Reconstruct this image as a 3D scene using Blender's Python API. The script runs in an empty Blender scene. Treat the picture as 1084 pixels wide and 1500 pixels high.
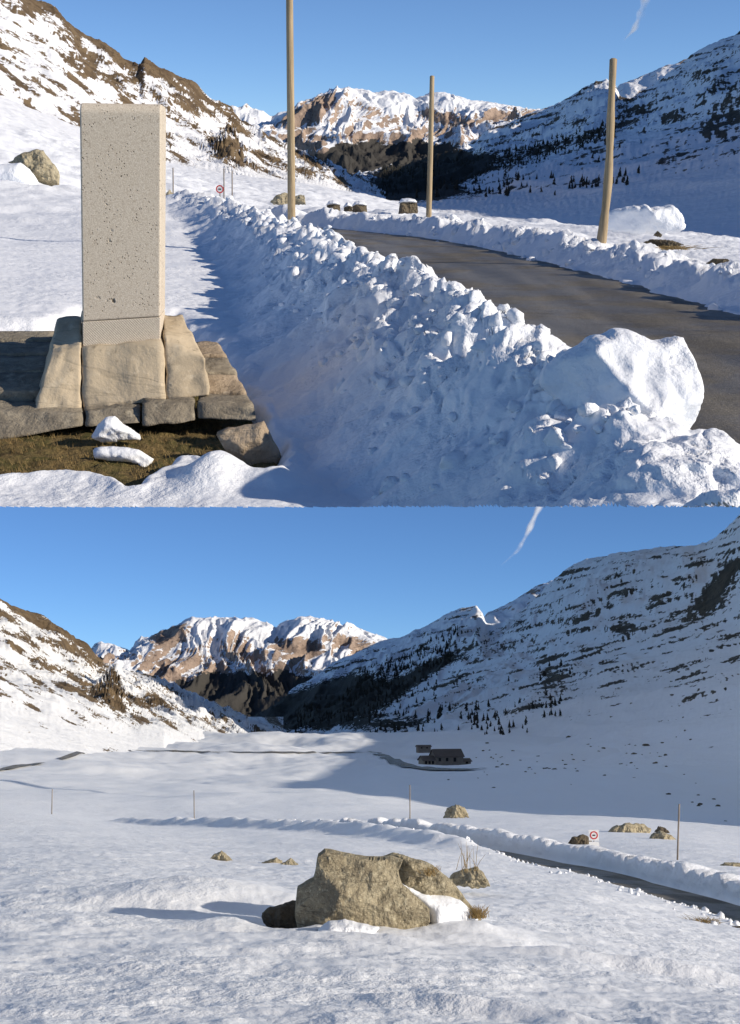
import bpy, bmesh, math, random
import numpy as np
from mathutils import Vector, Matrix
from mathutils.geometry import delaunay_2d_cdt

# ------------------------------------------------------------------ camera, sky, sun, exposure
# Two places lie one above the other: the pass with the monument (frame 'A', level with the
# world) and the pass with the boulder (frame 'B', its ground dips away below the first).
SC = bpy.context.scene
F, CX, CY = 1800.0, 542.0, 750.0
HORA, HORB = 250.0, 1030.0
PA = math.atan((CY - HORA) / F)          # camera looks this far below A's horizon
PB = -math.atan((HORB - CY) / F)         # and this far above B's horizon
TILT = PA - PB
EYE = Vector((0, 0, 1.65))
SUN = Vector((0.868, -0.26, 0.425)).normalized()

cam_d = bpy.data.cameras.new('camera'); cam = bpy.data.objects.new('camera', cam_d)
SC.collection.objects.link(cam)
cam_d.sensor_fit = 'HORIZONTAL'; cam_d.sensor_width = 36.0; cam_d.lens = 36.0 * F / 1084.0
cam_d.clip_start = 0.1; cam_d.clip_end = 60000
cam.location = EYE; cam.rotation_euler = (math.pi / 2 - PA, 0, 0)
SC.camera = cam

MA = Matrix.Translation(EYE)
MB_ = Matrix.Translation(EYE) @ Matrix.Rotation(-TILT, 4, 'X')
FR = {'A': MA, 'B': MB_}
SUNB = MB_.to_3x3().inverted() @ SUN

def sky_nodes(nt, vec, s):
    n = nt.nodes.new('ShaderNodeTexSky'); n.sky_type = 'NISHITA'; n.sun_disc = False
    n.sun_elevation = math.asin(s.z); n.sun_rotation = math.atan2(s.x, s.y)
    n.altitude = 5000; n.air_density = 1.0; n.dust_density = 0.0; n.ozone_density = 5.0
    nt.links.new(vec, n.inputs[0])
    return n.outputs[0]
SKY_STRENGTH = 0.118
w = bpy.data.worlds.new('World'); SC.world = w; w.use_nodes = True
nt = w.node_tree; bgn = nt.nodes['Background']; bgn.inputs[1].default_value = SKY_STRENGTH
tc = nt.nodes.new('ShaderNodeTexCoord')
nt.links.new(sky_nodes(nt, tc.outputs['Generated'], SUN), bgn.inputs[0])
sd = bpy.data.lights.new('sun', 'SUN'); sun = bpy.data.objects.new('sun', sd)
SC.collection.objects.link(sun); sd.energy = 4.6; sd.angle = math.radians(0.53); sd.color = (1.0, 0.90, 0.76)
sun.rotation_euler = SUN.to_track_quat('Z', 'Y').to_euler(); sun.location = (30, -10, 40)
VS = SC.view_settings
VS.view_transform = 'Standard'; VS.look = 'None'; VS.gamma = 1.0; VS.exposure = 0.13
VS.use_curve_mapping = False
SC.render.engine = 'CYCLES'
SC.cycles.use_denoising = True
SC.cycles.max_bounces = 6; SC.cycles.diffuse_bounces = 4; SC.cycles.transparent_max_bounces = 24

# ------------------------------------------------------------------ numeric helpers
rng = np.random.default_rng(7)
random.seed(7)
_perm = rng.permutation(256); _perm = np.concatenate([_perm, _perm, _perm])
_grad = rng.normal(size=(256, 3)); _grad /= np.linalg.norm(_grad, axis=1)[:, None]
_rnd = rng.random((256, 3))

def _h(ix, iy, iz):
    return _perm[_perm[_perm[ix & 255] + (iy & 255)] + (iz & 255)]

def noise(x, y, z=0.0):
    x, y, z = np.broadcast_arrays(np.asarray(x, float), np.asarray(y, float), np.asarray(z, float))
    ix, iy, iz = np.floor(x).astype(int), np.floor(y).astype(int), np.floor(z).astype(int)
    fx, fy, fz = x - ix, y - iy, z - iz
    sx, sy, sz = [t * t * t * (t * (t * 6 - 15) + 10) for t in (fx, fy, fz)]
    out = 0
    for dz in (0, 1):
        wz = sz if dz else 1 - sz
        for dy in (0, 1):
            wy = sy if dy else 1 - sy
            for dx in (0, 1):
                wx = sx if dx else 1 - sx
                g = _grad[_h(ix + dx, iy + dy, iz + dz)]
                out = out + wx * wy * wz * (g[..., 0] * (fx - dx) + g[..., 1] * (fy - dy) + g[..., 2] * (fz - dz))
    return out * 1.5

def fbm(x, y, z=0.0, o=4, g=0.5):
    a, s, f = 1.0, 0.0, 1.0
    for i in range(o):
        s = s + a * noise(x * f + 13.7 * i, y * f + 7.1 * i, z * f if np.ndim(z) else z + i * 3.3)
        a *= g; f *= 2.03
    return s

def ridged(x, y, z=0.0, o=4, g=0.5):
    a, s, f = 1.0, 0.0, 1.0
    for i in range(o):
        n_ = 1 - np.abs(noise(x * f + 5.7 * i, y * f + 9.1 * i, z + i * 2.3)) * 1.7
        s = s + a * (n_ * n_ - 0.45); a *= g; f *= 2.1
    return s

def worley(x, y):
    ix, iy = np.floor(x).astype(int), np.floor(y).astype(int)
    f1 = np.full(np.shape(x), 9.0)
    for dx in (-1, 0, 1):
        for dy in (-1, 0, 1):
            p = _rnd[_h(ix + dx, iy + dy, ix * 0 + 5)]
            d = (ix + dx + p[..., 0] - x) ** 2 + (iy + dy + p[..., 1] - y) ** 2
            f1 = np.minimum(f1, d)
    return np.sqrt(f1)

def sm(a, b, x):
    t = np.clip((x - a) / (b - a), 0, 1); return t * t * (3 - 2 * t)

PITCH = {'A': PA, 'B': PB}
def unp(px, py, d, f):
    """pixel + forward distance -> point in the place's own frame (eye at the origin)"""
    px, py, d = np.asarray(px, float), np.asarray(py, float), np.asarray(d, float)
    a = PITCH[f]; cx, cu = (px - CX) / F, (CY - py) / F
    y = math.cos(a) + math.sin(a) * cu; z = math.cos(a) * cu - math.sin(a)
    return np.stack(np.broadcast_arrays(cx / y * d, d + 0 * cx, z / y * d), -1)

def proj(p, f):
    a = PITCH[f]; x, y, z = p[..., 0], p[..., 1], p[..., 2]
    fw = math.cos(a) * y - math.sin(a) * z; up = math.sin(a) * y + math.cos(a) * z
    return CX + F * x / fw, CY - F * up / fw

class Surf:
    """smooth ground height through measured points (thin-plate in bearing / log distance)"""
    def __init__(self, pts):
        p = np.array(pts, float); self.q = np.stack([p[:, 0] / p[:, 1] * 3.0, np.log(p[:, 1])], 1)
        n = len(p); zr = p[:, 2] / p[:, 1]
        K = self.k(self.q[:, None] - self.q[None]) + np.eye(n) * 2e-3
        Pm = np.concatenate([np.ones((n, 1)), self.q], 1)
        A = np.block([[K, Pm], [Pm.T, np.zeros((3, 3))]])
        s = np.linalg.solve(A, np.concatenate([zr, np.zeros(3)])); self.w, self.c = s[:n], s[n:]
    @staticmethod
    def k(d):
        r2 = (d ** 2).sum(-1) + 1e-12; return r2 * np.log(r2) * 0.5
    def __call__(self, x, y):
        x, y = np.broadcast_arrays(np.asarray(x, float), np.asarray(y, float))
        yy = np.maximum(y, 0.5); q0, q1 = x / yy * 3.0, np.log(yy)
        s = self.c[0] + self.c[1] * q0 + self.c[2] * q1
        for i in range(len(self.w)):
            r2 = (q0 - self.q[i, 0]) ** 2 + (q1 - self.q[i, 1]) ** 2 + 1e-12
            s = s + self.w[i] * r2 * np.log(r2) * 0.5
        return s * yy

# ------------------------------------------------------------------ object helpers
def mesh_obj(name, V, faces, mat, frame='A', parent=None, smooth=True, origin=None, attrs=None):
    V = np.asarray(V, float)
    if origin is None:
        origin = (0, 0, 0) if parent is None else (0, 0, 0)
    o3 = np.asarray(origin, float)
    if parent is not None and parent.get('_o') is not None:
        o3 = np.asarray(parent['_o'], float)
    me = bpy.data.meshes.new(name)
    if isinstance(faces, np.ndarray):
        nf, k = faces.shape
        me.vertices.add(len(V)); me.vertices.foreach_set('co', (V - o3).astype(np.float32).ravel())
        me.loops.add(nf * k); me.loops.foreach_set('vertex_index', faces.astype(np.int32).ravel())
        me.polygons.add(nf); me.polygons.foreach_set('loop_start', np.arange(0, nf * k, k, dtype=np.int32))
        me.polygons.foreach_set('loop_total', np.full(nf, k, np.int32))
        me.update(calc_edges=True)
    else:
        me.from_pydata([tuple(v) for v in (V - o3)], [], [tuple(int(i) for i in f) for f in faces])
    if smooth:
        me.polygons.foreach_set('use_smooth', np.ones(len(me.polygons), bool))
    for k, v in (attrs or {}).items():
        a = me.attributes.new(k, 'FLOAT', 'POINT'); a.data.foreach_set('value', np.asarray(v, np.float32).ravel())
    for m in (mat if isinstance(mat, (list, tuple)) else [mat]):
        me.materials.append(m)
    o = bpy.data.objects.new(name, me); SC.collection.objects.link(o)
    if parent is not None:
        o.parent = parent
    else:
        o.matrix_world = FR[frame] @ Matrix.Translation(Vector(o3))
    return o

def thing(name, base, frame, label, cat, group=None):
    o = bpy.data.objects.new(name, None); SC.collection.objects.link(o)
    o.empty_display_size = 0.2
    o.matrix_world = FR[frame] @ Matrix.Translation(Vector([float(t) for t in base]))
    o['_o'] = [float(t) for t in base]
    return tag(o, label, cat, group)

def tag(o, label, cat, group=None):
    o['label'] = label; o['category'] = cat
    if group: o['group'] = group
    return o

def struct(o, kind='structure'):
    o['kind'] = kind; return o

def grid_faces(nr, nc):
    i = np.arange(nr * nc).reshape(nr, nc)
    return np.stack([i[:-1, :-1], i[:-1, 1:], i[1:, 1:], i[1:, :-1]], -1).reshape(-1, 4)

def submesh(V, faces, mask, extra):
    f = faces[mask]; used = np.unique(f); mp = np.full(len(V), -1); mp[used] = np.arange(len(used))
    return V[used], mp[f], {k: v.ravel()[used] for k, v in extra.items()}

def tube(path, radii, n=10, cap=True):
    path = [Vector(p) for p in path]; V = []; Fc = []
    for i, p in enumerate(path):
        d = (path[min(i + 1, len(path) - 1)] - path[max(i - 1, 0)]).normalized()
        a = d.cross(Vector((0.31, 1, 0.17))).normalized(); b = d.cross(a)
        for k in range(n):
            t = 2 * math.pi * k / n
            V.append(p + (a * math.cos(t) + b * math.sin(t)) * radii[i])
    for i in range(len(path) - 1):
        for k in range(n):
            Fc.append((i * n + k, i * n + (k + 1) % n, (i + 1) * n + (k + 1) % n, (i + 1) * n + k))
    if cap:
        Fc.append(tuple(range(n))[::-1]); Fc.append(tuple((len(path) - 1) * n + k for k in range(n)))
    return V, Fc

# ------------------------------------------------------------------ materials
class N:
    def __init__(self, name):
        self.m = bpy.data.materials.new(name); self.m.use_nodes = True
        self.t = self.m.node_tree; self.b = self.t.nodes['Principled BSDF']
        self.tc = self.t.nodes.new('ShaderNodeTexCoord')
    def node(self, ty, **kw):
        n = self.t.nodes.new(ty)
        for k, v in kw.items(): setattr(n, k, v)
        return n
    def link(self, a, b): self.t.links.new(a, b)
    def val(self, n, sock, v):
        if hasattr(v, 'is_output'): self.link(v, n.inputs[sock])
        else: n.inputs[sock].default_value = v
    def noise(self, scale, detail=4, rough=0.55, vec=None, dist=0.0):
        n = self.node('ShaderNodeTexNoise'); n.inputs['Scale'].default_value = scale
        n.inputs['Detail'].default_value = detail; n.inputs['Roughness'].default_value = rough
        n.inputs['Distortion'].default_value = dist
        self.link(vec or self.tc.outputs['Object'], n.inputs['Vector']); return n.outputs['Fac']
    def voro(self, scale, vec=None, feature='F1'):
        n = self.node('ShaderNodeTexVoronoi'); n.feature = feature; n.inputs['Scale'].default_value = scale
        self.link(vec or self.tc.outputs['Object'], n.inputs['Vector']); return n.outputs['Distance']
    def scaled(self, s, rot=(0, 0, 0)):
        n = self.node('ShaderNodeMapping'); n.inputs['Scale'].default_value = s; n.inputs['Rotation'].default_value = rot
        self.link(self.tc.outputs['Object'], n.inputs['Vector']); return n.outputs[0]
    def math(self, op, a, b=0.0, c=0.0):
        n = self.node('ShaderNodeMath', operation=op)
        self.val(n, 0, a); self.val(n, 1, b); self.val(n, 2, c); return n.outputs[0]
    def step(self, lo, hi, v):
        n = self.node('ShaderNodeMapRange'); n.interpolation_type = 'SMOOTHSTEP'
        self.val(n, 'Value', v); n.inputs['From Min'].default_value = lo; n.inputs['From Max'].default_value = hi
        return n.outputs[0]
    def mix(self, f, a, b):
        n = self.node('ShaderNodeMix', data_type='RGBA'); self.val(n, 0, f)
        for s, v in ((6, a), (7, b)):
            self.val(n, s, v if hasattr(v, 'is_output') else (*v, 1.0))
        return n.outputs[2]
    def ramp(self, f, stops):
        n = self.node('ShaderNodeValToRGB'); self.link(f, n.inputs[0])
        e = n.color_ramp.elements
        while len(e) < len(stops): e.new(0.5)
        for i, (p, c) in enumerate(stops): e[i].position = p; e[i].color = (*c, 1)
        return n.outputs[0]
    def attr(self, name):
        n = self.node('ShaderNodeAttribute'); n.attribute_name = name; return n.outputs['Fac']
    def bump(self, h, dist, strength=1.0, prev=None):
        n = self.node('ShaderNodeBump'); n.inputs['Strength'].default_value = strength
        n.inputs['Distance'].default_value = dist; self.link(h, n.inputs['Height'])
        if prev is not None: self.link(prev, n.inputs['Normal'])
        return n.outputs[0]
    def out(self, col, rough=0.8, nrm=None, spec=0.3):
        self.val(self.b, 'Base Color', col if hasattr(col, 'is_output') else (*col, 1))
        self.val(self.b, 'Roughness', rough); self.b.inputs['Specular IOR Level'].default_value = spec
        if nrm is not None: self.link(nrm, self.b.inputs['Normal'])
        return self.m

SNOW = (0.86, 0.875, 0.90)
def snow_mat(name, s1=9.0, s2=45.0, d1=0.03, d2=0.006, dirt=0.0):
    m = N(name); k = m.math('MULTIPLY_ADD', m.step(0.38, 0.62, m.noise(s1 * 0.13, 4, 0.6)), 0.8, 0.35)
    h = m.bump(m.math('MULTIPLY', m.noise(s1, 5, 0.6), k), d1, 0.8)
    h = m.bump(m.math('MULTIPLY', m.noise(s2, 3, 0.6), k), d2, 0.8, h)
    c = m.mix(m.step(0.55, 0.8, m.noise(2.0, 4)), SNOW, tuple(t * 0.96 for t in SNOW))
    if dirt: c = m.mix(m.math('MULTIPLY', m.step(0.62, 0.75, m.noise(6.0, 5)), dirt), c, (0.35, 0.30, 0.24))
    return m.out(c, 0.62, h, 0.25)

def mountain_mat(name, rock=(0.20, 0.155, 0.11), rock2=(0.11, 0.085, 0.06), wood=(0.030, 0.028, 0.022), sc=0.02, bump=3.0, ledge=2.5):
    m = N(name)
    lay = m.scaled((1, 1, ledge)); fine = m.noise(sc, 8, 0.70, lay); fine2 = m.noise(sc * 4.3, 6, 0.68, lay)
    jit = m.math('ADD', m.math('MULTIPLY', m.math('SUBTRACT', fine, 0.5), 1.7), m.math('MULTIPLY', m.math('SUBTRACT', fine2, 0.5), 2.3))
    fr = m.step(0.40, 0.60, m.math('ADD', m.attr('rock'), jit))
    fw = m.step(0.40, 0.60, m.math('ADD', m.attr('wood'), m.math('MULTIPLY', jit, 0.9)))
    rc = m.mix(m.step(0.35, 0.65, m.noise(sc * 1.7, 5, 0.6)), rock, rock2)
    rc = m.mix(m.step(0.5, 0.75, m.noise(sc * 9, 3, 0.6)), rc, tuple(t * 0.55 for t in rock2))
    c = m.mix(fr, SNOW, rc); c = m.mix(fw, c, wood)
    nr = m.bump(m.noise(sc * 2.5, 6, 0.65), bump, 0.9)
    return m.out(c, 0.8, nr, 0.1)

def rock_mat(name, a, b, lichen, sc=3.0, bump=0.03, speck=0.25, crack=0.22):
    m = N(name); n1 = m.noise(sc, 7, 0.62, dist=0.4); n2 = m.noise(sc * 5, 5, 0.6)
    c = m.mix(m.step(0.35, 0.65, n1), a, b)
    c = m.mix(m.step(0.52, 0.70, m.noise(sc * 2.2, 6, 0.7)), c, lichen)
    c = m.mix(m.step(0.60, 0.78, n2), c, tuple(t * 0.45 for t in b))
    cr = m.noise(sc * 0.8, 3, 0.6, m.scaled((0.35, 1.0, 1.6), (0.3, 0.5, 0.2)), 0.8)
    cr = m.step(0.0, 0.022, m.math('ABSOLUTE', m.math('SUBTRACT', cr, 0.47)))
    c = m.mix(m.math('MULTIPLY', m.math('SUBTRACT', 1.0, cr), crack), c, tuple(t * 0.4 for t in b))
    c = m.mix(m.math('MULTIPLY', m.step(0.52, 0.72, m.noise(sc * 9, 5, 0.7)), speck), c, tuple(min(1, t * 1.35) for t in lichen))
    nr = m.bump(n1, bump * 2.2, 1.0); nr = m.bump(n2, bump * 0.9, 1.0, nr); nr = m.bump(cr, bump * .8, crack, nr); nr = m.bump(m.noise(sc * 22, 3, 0.6), bump * .25, 0.9, nr)
    return m.out(c, 0.9, nr, 0.2)

M = {}
M['snow'] = snow_mat('snow_surface')
M['bank'] = snow_mat('ploughed_snow', 7.0, 30.0, 0.05, 0.014)
M['snowb'] = snow_mat('wind_crusted_snow', 3.2, 19.0, 0.055, 0.016)
M['snowchunk'] = snow_mat('snow_chunk', 6.0, 26.0, 0.06, 0.016)
M['boulder'] = rock_mat('lichened_boulder', (0.47, 0.405, 0.275), (0.29, 0.245, 0.165), (0.56, 0.50, 0.35), 3.4, 0.05, 0.7, 0.4)
M['boulder_dark'] = rock_mat('dark_boulder', (0.15, 0.12, 0.08), (0.08, 0.064, 0.046), (0.20, 0.17, 0.11), 2.4, 0.04)
M['plinth'] = rock_mat('rustic_sandstone', (0.56, 0.46, 0.32), (0.45, 0.365, 0.25), (0.60, 0.51, 0.37), 2.2, 0.010)
M['slab'] = rock_mat('grey_slab_stone', (0.32, 0.275, 0.205), (0.20, 0.172, 0.13), (0.40, 0.35, 0.26), 4.0, 0.016)
M['drystone'] = rock_mat('brown_loose_stone', (0.46, 0.36, 0.25), (0.33, 0.255, 0.175), (0.52, 0.43, 0.31), 4.0, 0.016)

def granite():
    m = N('pitted_granite')
    sp = m.noise(160, 2, 0.5); sp2 = m.noise(60, 3, 0.6)
    c = m.mix(m.step(0.40, 0.62, sp), (0.56, 0.475, 0.365), (0.72, 0.635, 0.51))
    c = m.mix(m.step(0.56, 0.68, sp2), c, (0.48, 0.40, 0.305))
    c = m.mix(m.math('MULTIPLY', m.step(0.45, 0.7, m.noise(2.2, 4)), 0.25), c, (0.60, 0.51, 0.385))
    big = m.voro(11.0); sel = m.step(0.575, 0.63, m.noise(5.0, 2))
    pit = m.math('MULTIPLY', m.math('SUBTRACT', 1.0, m.step(0.10, 0.22, m.math('ADD', big, m.math('MULTIPLY', m.math('SUBTRACT', m.noise(40, 2), 0.5), 0.25)))), sel)
    sm_ = m.math('MULTIPLY', m.math('SUBTRACT', 1.0, m.step(0.12, 0.26, m.voro(46.0))), m.step(0.48, 0.56, m.noise(9.0, 2)))
    p = m.math('MAXIMUM', pit, m.math('MULTIPLY', sm_, 0.8))
    c = m.mix(p, c, (0.12, 0.10, 0.075))
    nr = m.bump(m.math('SUBTRACT', 1.0, p), 0.012, 0.8); nr = m.bump(sp, 0.002, 0.6, nr)
    return m.out(c, 0.85, nr, 0.25)
M['granite'] = granite()
def granite_tooled():
    m = N('tooled_granite')
    wv = m.node('ShaderNodeTexWave'); wv.inputs['Scale'].default_value = 24; wv.inputs['Distortion'].default_value = 1.2
    wv.inputs['Detail'].default_value = 2
    m.link(m.scaled((1, 0.2, 1), (0, 0.75, 0)), wv.inputs['Vector'])
    sp = m.noise(150, 2, 0.5)
    c = m.mix(m.step(0.40, 0.62, sp), (0.56, 0.475, 0.365), (0.70, 0.615, 0.49))
    nr = m.bump(wv.outputs['Fac'], 0.0022, 0.6); nr = m.bump(sp, 0.002, 0.6, nr)
    return m.out(c, 0.85, nr, 0.25)
M['tooled'] = granite_tooled()
def asphalt():
    m = N('worn_asphalt')
    n1 = m.noise(38, 4, 0.75); n2 = m.noise(0.8, 6, 0.65, m.scaled((1.6, 0.16, 1), (0, 0, 0.22)))
    c = m.mix(m.step(0.35, 0.68, n2), (0.105, 0.093, 0.074), (0.20, 0.178, 0.143))
    c = m.mix(m.math('MULTIPLY', m.step(0.48, 0.72, n1), 0.8), c, (0.33, 0.30, 0.245))
    tr = m.attr('track'); c = m.mix(m.math('MULTIPLY', tr, m.math('MULTIPLY', m.noise(3.0, 5, 0.7), 0.75)), c, (0.055, 0.050, 0.042))
    c = m.mix(m.math('MULTIPLY', m.step(0.5, 0.75, m.noise(1.6, 7, 0.72)), 0.7), c, (0.055, 0.050, 0.042))
    nr = m.bump(n1, 0.014, 1.0)
    return m.out(c, m.math('MULTIPLY_ADD', m.step(0.45, 0.65, m.noise(0.7, 5, 0.65)), 0.4, 0.45), nr, 0.35)
M['asphalt'] = asphalt()
def timber(name, a, b):
    m = N(name); g = m.noise(30, 5, 0.6, m.scaled((1, 1, 0.035)))
    c = m.mix(m.step(0.35, 0.65, g), a, b)
    c = m.mix(m.step(0.60, 0.72, m.noise(9, 4, 0.6, m.scaled((1, 1, 0.12)))), c, tuple(t * 0.4 for t in b))
    return m.out(c, 0.75, m.bump(g, 0.008, 0.8), 0.25)
M['timber'] = timber('weathered_timber', (0.47, 0.36, 0.22), (0.31, 0.23, 0.135))
M['stake'] = timber('grey_stake', (0.30, 0.25, 0.20), (0.19, 0.155, 0.125))
def turf():
    m = N('dry_turf'); n1 = m.noise(5, 6, 0.65); n2 = m.noise(40, 4, 0.7)
    c = m.mix(m.step(0.4, 0.62, n1), (0.19, 0.135, 0.06), (0.10, 0.092, 0.034))
    c = m.mix(m.step(0.5, 0.75, n2), c, (0.30, 0.215, 0.10))
    c = m.mix(m.step(0.58, 0.7, m.noise(2.4, 5)), c, (0.06, 0.045, 0.027))
    return m.out(c, 0.95, m.bump(n2, 0.03, 1.0), 0.1)
M['turf'] = turf()
def plain(name, col, rough=0.7, var=0.2, sc=8.0):
    m = N(name); c = m.mix(m.noise(sc, 4), tuple(t * (1 - var) for t in col), tuple(min(1, t * (1 + var)) for t in col))
    return m.out(c, rough, None, 0.3)
M['grass'] = plain('dry_grass', (0.27, 0.185, 0.075), 0.9, 0.5, 4.0)
M['conifer'] = plain('dark_conifer', (0.030, 0.029, 0.022), 0.95, 0.35, 0.4)
M['bark'] = plain('bark', (0.05, 0.038, 0.028), 0.95)
M['signwhite'] = plain('sign_white', (0.75, 0.75, 0.74), 0.4, 0.04)
M['signred'] = plain('sign_red', (0.55, 0.035, 0.03), 0.4, 0.06)
M['signblack'] = plain('sign_black', (0.03, 0.03, 0.03), 0.4, 0.06)
M['steel'] = plain('galvanised_post', (0.30, 0.30, 0.30), 0.5, 0.15)
M['housewall'] = plain('rubble_wall', (0.20, 0.175, 0.145), 0.95, 0.35, 0.9)
M['houseroof'] = plain('old_roof', (0.12, 0.10, 0.085), 0.9, 0.3, 0.5)
M['dark'] = plain('dark_opening', (0.02, 0.018, 0.016), 0.9)
def contrail_mat():
    m = N('ice_wisps'); t = m.t
    along = m.attr('along'); edge = m.attr('edge')
    n1 = m.noise(0.005, 3, 0.55)
    a = m.math('MULTIPLY', m.math('MULTIPLY', m.step(0.25, 0.75, n1), edge), along)
    m.val(m.b, 'Alpha', m.math('MULTIPLY', a, 0.85))
    return m.out((0.9, 0.91, 0.93), 1.0, None, 0.0)
M['contrail'] = contrail_mat()

# ------------------------------------------------------------------ mountains (lofted through measured lines)
def curve(pts, cols, f):
    p = np.array(pts, float)
    return unp(cols, np.interp(cols, p[:, 0], p[:, 1]), np.exp(np.interp(cols, p[:, 0], np.log(p[:, 2]))), f)

def offs(pts, dpy, kd):
    return [(a, b + dpy, c * kd) for a, b, c in pts]

def ell(px, py, items):
    s = 0
    for cx, cy, rx, ry, ang, k in items:
        a = math.radians(ang); dx, dy = px - cx, py - cy
        u = (dx * math.cos(a) + dy * math.sin(a)) / rx; v = (-dx * math.sin(a) + dy * math.cos(a)) / ry
        s = s + k * np.exp(-(u * u + v * v))
    return s

def loft(name, f, cols, curves, rows, relief, masks, mat):
    C = np.stack([curve(c, cols, f) for c in curves])            # K, nc, 3
    K = len(curves); ts = []
    for k in range(K - 1):
        ts.append(np.linspace(k, k + 1, rows[k], endpoint=(k == K - 2)))
    t = np.concatenate(ts); i = np.minimum(t.astype(int), K - 2); u = (t - i)[:, None, None]
    def g(j): return C[np.clip(j, 0, K - 1)]
    m0, m1 = (g(i + 1) - g(i - 1)) * 0.28, (g(i + 2) - g(i)) * 0.28
    V = (2 * u**3 - 3 * u**2 + 1) * g(i) + (u**3 - 2 * u**2 + u) * m0 + (-2 * u**3 + 3 * u**2) * g(i + 1) + (u**3 - u**2) * m1
    tt = np.repeat(t[:, None], len(cols), 1)
    px, py = proj(V, f)
    V = V.copy(); dz = relief(V, tt, px, py); V[..., 2] += dz
    # surface steepness for the snow cover
    du = np.gradient(V, axis=1); dv = np.gradient(V, axis=0)
    n = np.cross(du, dv); n /= np.linalg.norm(n, axis=-1, keepdims=True) + 1e-9
    steep = 1 - np.abs(n[..., 2])
    px, py = proj(V, f)
    rock, wood = masks(V, tt, px, py, steep, n)
    nr, nc = tt.shape
    o = mesh_obj(name, V.reshape(-1, 3), grid_faces(nr, nc), mat, f, attrs={'rock': rock, 'wood': np.broadcast_to(wood, tt.shape)})
    LOFT[(name, f)] = V
    return struct(o)
LOFT = {}

M['massif'] = mountain_mat('massif_rock_and_snow', (0.43, 0.325, 0.25), (0.27, 0.20, 0.155), (0.062, 0.058, 0.052), sc=0.007, bump=14.0, ledge=1.6)  # wood tone also stands in for shade and haze at the massif's foot
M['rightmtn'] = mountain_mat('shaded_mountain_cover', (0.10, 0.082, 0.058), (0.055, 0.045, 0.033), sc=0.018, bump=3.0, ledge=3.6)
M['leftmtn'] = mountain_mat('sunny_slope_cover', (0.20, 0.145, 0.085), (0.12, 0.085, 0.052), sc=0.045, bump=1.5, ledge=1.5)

def far_massif(f, name, cols, sky, s, hor, ribs, ls):
    """s: row scale about the horizon; ls: pixel shift for the features"""
    x0, x1 = cols[0], cols[-1]
    foot = [(x0, hor + 55, 5700), (x1, hor + 55, 5700)]
    low = [(x0, hor - 12 * s, 6050), (x1, hor - 20 * s, 6050)]
    mid = [(x0, hor - 55 * s, 6500), ((x0 + x1) / 2, hor - 76 * s, 6500), (x1, hor - 70 * s, 6500)]
    rd = [(a, b, 7000) for a, b in sky]
    back = [(x0, hor, 8200), (x1, hor, 8200)]
    def relief(V, t, px, py):
        x, y = V[..., 0], V[..., 1]
        env = np.sin(np.clip(t / 3.4, 0, 1) * math.pi) ** 0.8 * (t < 3.4)
        warp = fbm(x / 420, t * 0.9, 3.0, 3) * 0.5
        r = ridged(x / 330 + warp, t * 0.55 + warp * 0.6, 1.7, 5, 0.55)
        big = noise(x / 900, t * 0.4, 8.0)
        return env * (85 * r * (1 - .6 * sm(2.3, 3, t)) + 110 * big * (1 - sm(2.3, 3, t))) + 9 * fbm(x / 70, y / 70, 2.0, 4) * sm(0.2, 1, t)
    def masks(V, t, px, py, steep, n):
        x = V[..., 0]
        e = 250 - (hor - py) / s
        st = fbm(V[..., 0] / 260, V[..., 2] / 90, 1.0, 4)
        rock = 0.33 + 1.9 * (steep - 0.30) + 0.60 * st - 0.18 * sm(160, 135, e) \
            + ell(px, e + 0, [(a + ls, b, c, d, g, k) for a, b, c, d, g, k in ribs]) 
        rock = rock - 0.35 * sm(0.1, 0.5, n[..., 0] * -1)
        wood = sm(200, 216, e + 9 * noise(px / 18, py / 18, 4.0) + 26 * sm(60, 150, np.abs(px - 580 - ls)) * -1) * 1.3 - 0.1  # dark foot band: forest, with the valley's cast shade painted into it
        return rock, wood
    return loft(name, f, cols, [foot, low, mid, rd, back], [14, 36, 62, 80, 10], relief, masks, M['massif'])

RIBS = [(468, 150, 30, 16, -38, 0.9), (448, 165, 34, 12, -35, 0.6), (540, 160, 26, 10, 25, 0.25), (575, 190, 16, 22, 0, 0.3), (665, 172, 26, 9, 10, 0.9), (735, 170, 22, 8, 5, 0.8),
        (545, 205, 60, 14, 0, 0.5), (455, 210, 25, 14, 0, 0.7), (625, 168, 14, 9, 0, 0.6),
        (500, 142, 26, 7, 20, -0.5), (650, 148, 80, 10, 3, -0.7), (520, 175, 20, 14, 60, -0.3), (595, 158, 14, 9, 0, -0.4)]
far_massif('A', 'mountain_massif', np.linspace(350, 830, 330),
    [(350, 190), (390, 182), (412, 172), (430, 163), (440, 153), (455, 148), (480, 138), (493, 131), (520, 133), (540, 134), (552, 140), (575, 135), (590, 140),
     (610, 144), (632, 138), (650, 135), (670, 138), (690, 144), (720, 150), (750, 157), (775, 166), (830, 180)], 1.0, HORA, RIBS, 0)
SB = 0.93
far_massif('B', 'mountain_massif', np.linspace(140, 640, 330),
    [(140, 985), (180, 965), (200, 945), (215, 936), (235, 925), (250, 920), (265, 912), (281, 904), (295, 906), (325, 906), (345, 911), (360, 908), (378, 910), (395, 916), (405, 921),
     (420, 912), (435, 907), (455, 906), (475, 911), (500, 918), (525, 923), (545, 931), (562, 939), (640, 960)], 1.05, HORB, RIBS, -211)

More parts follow.
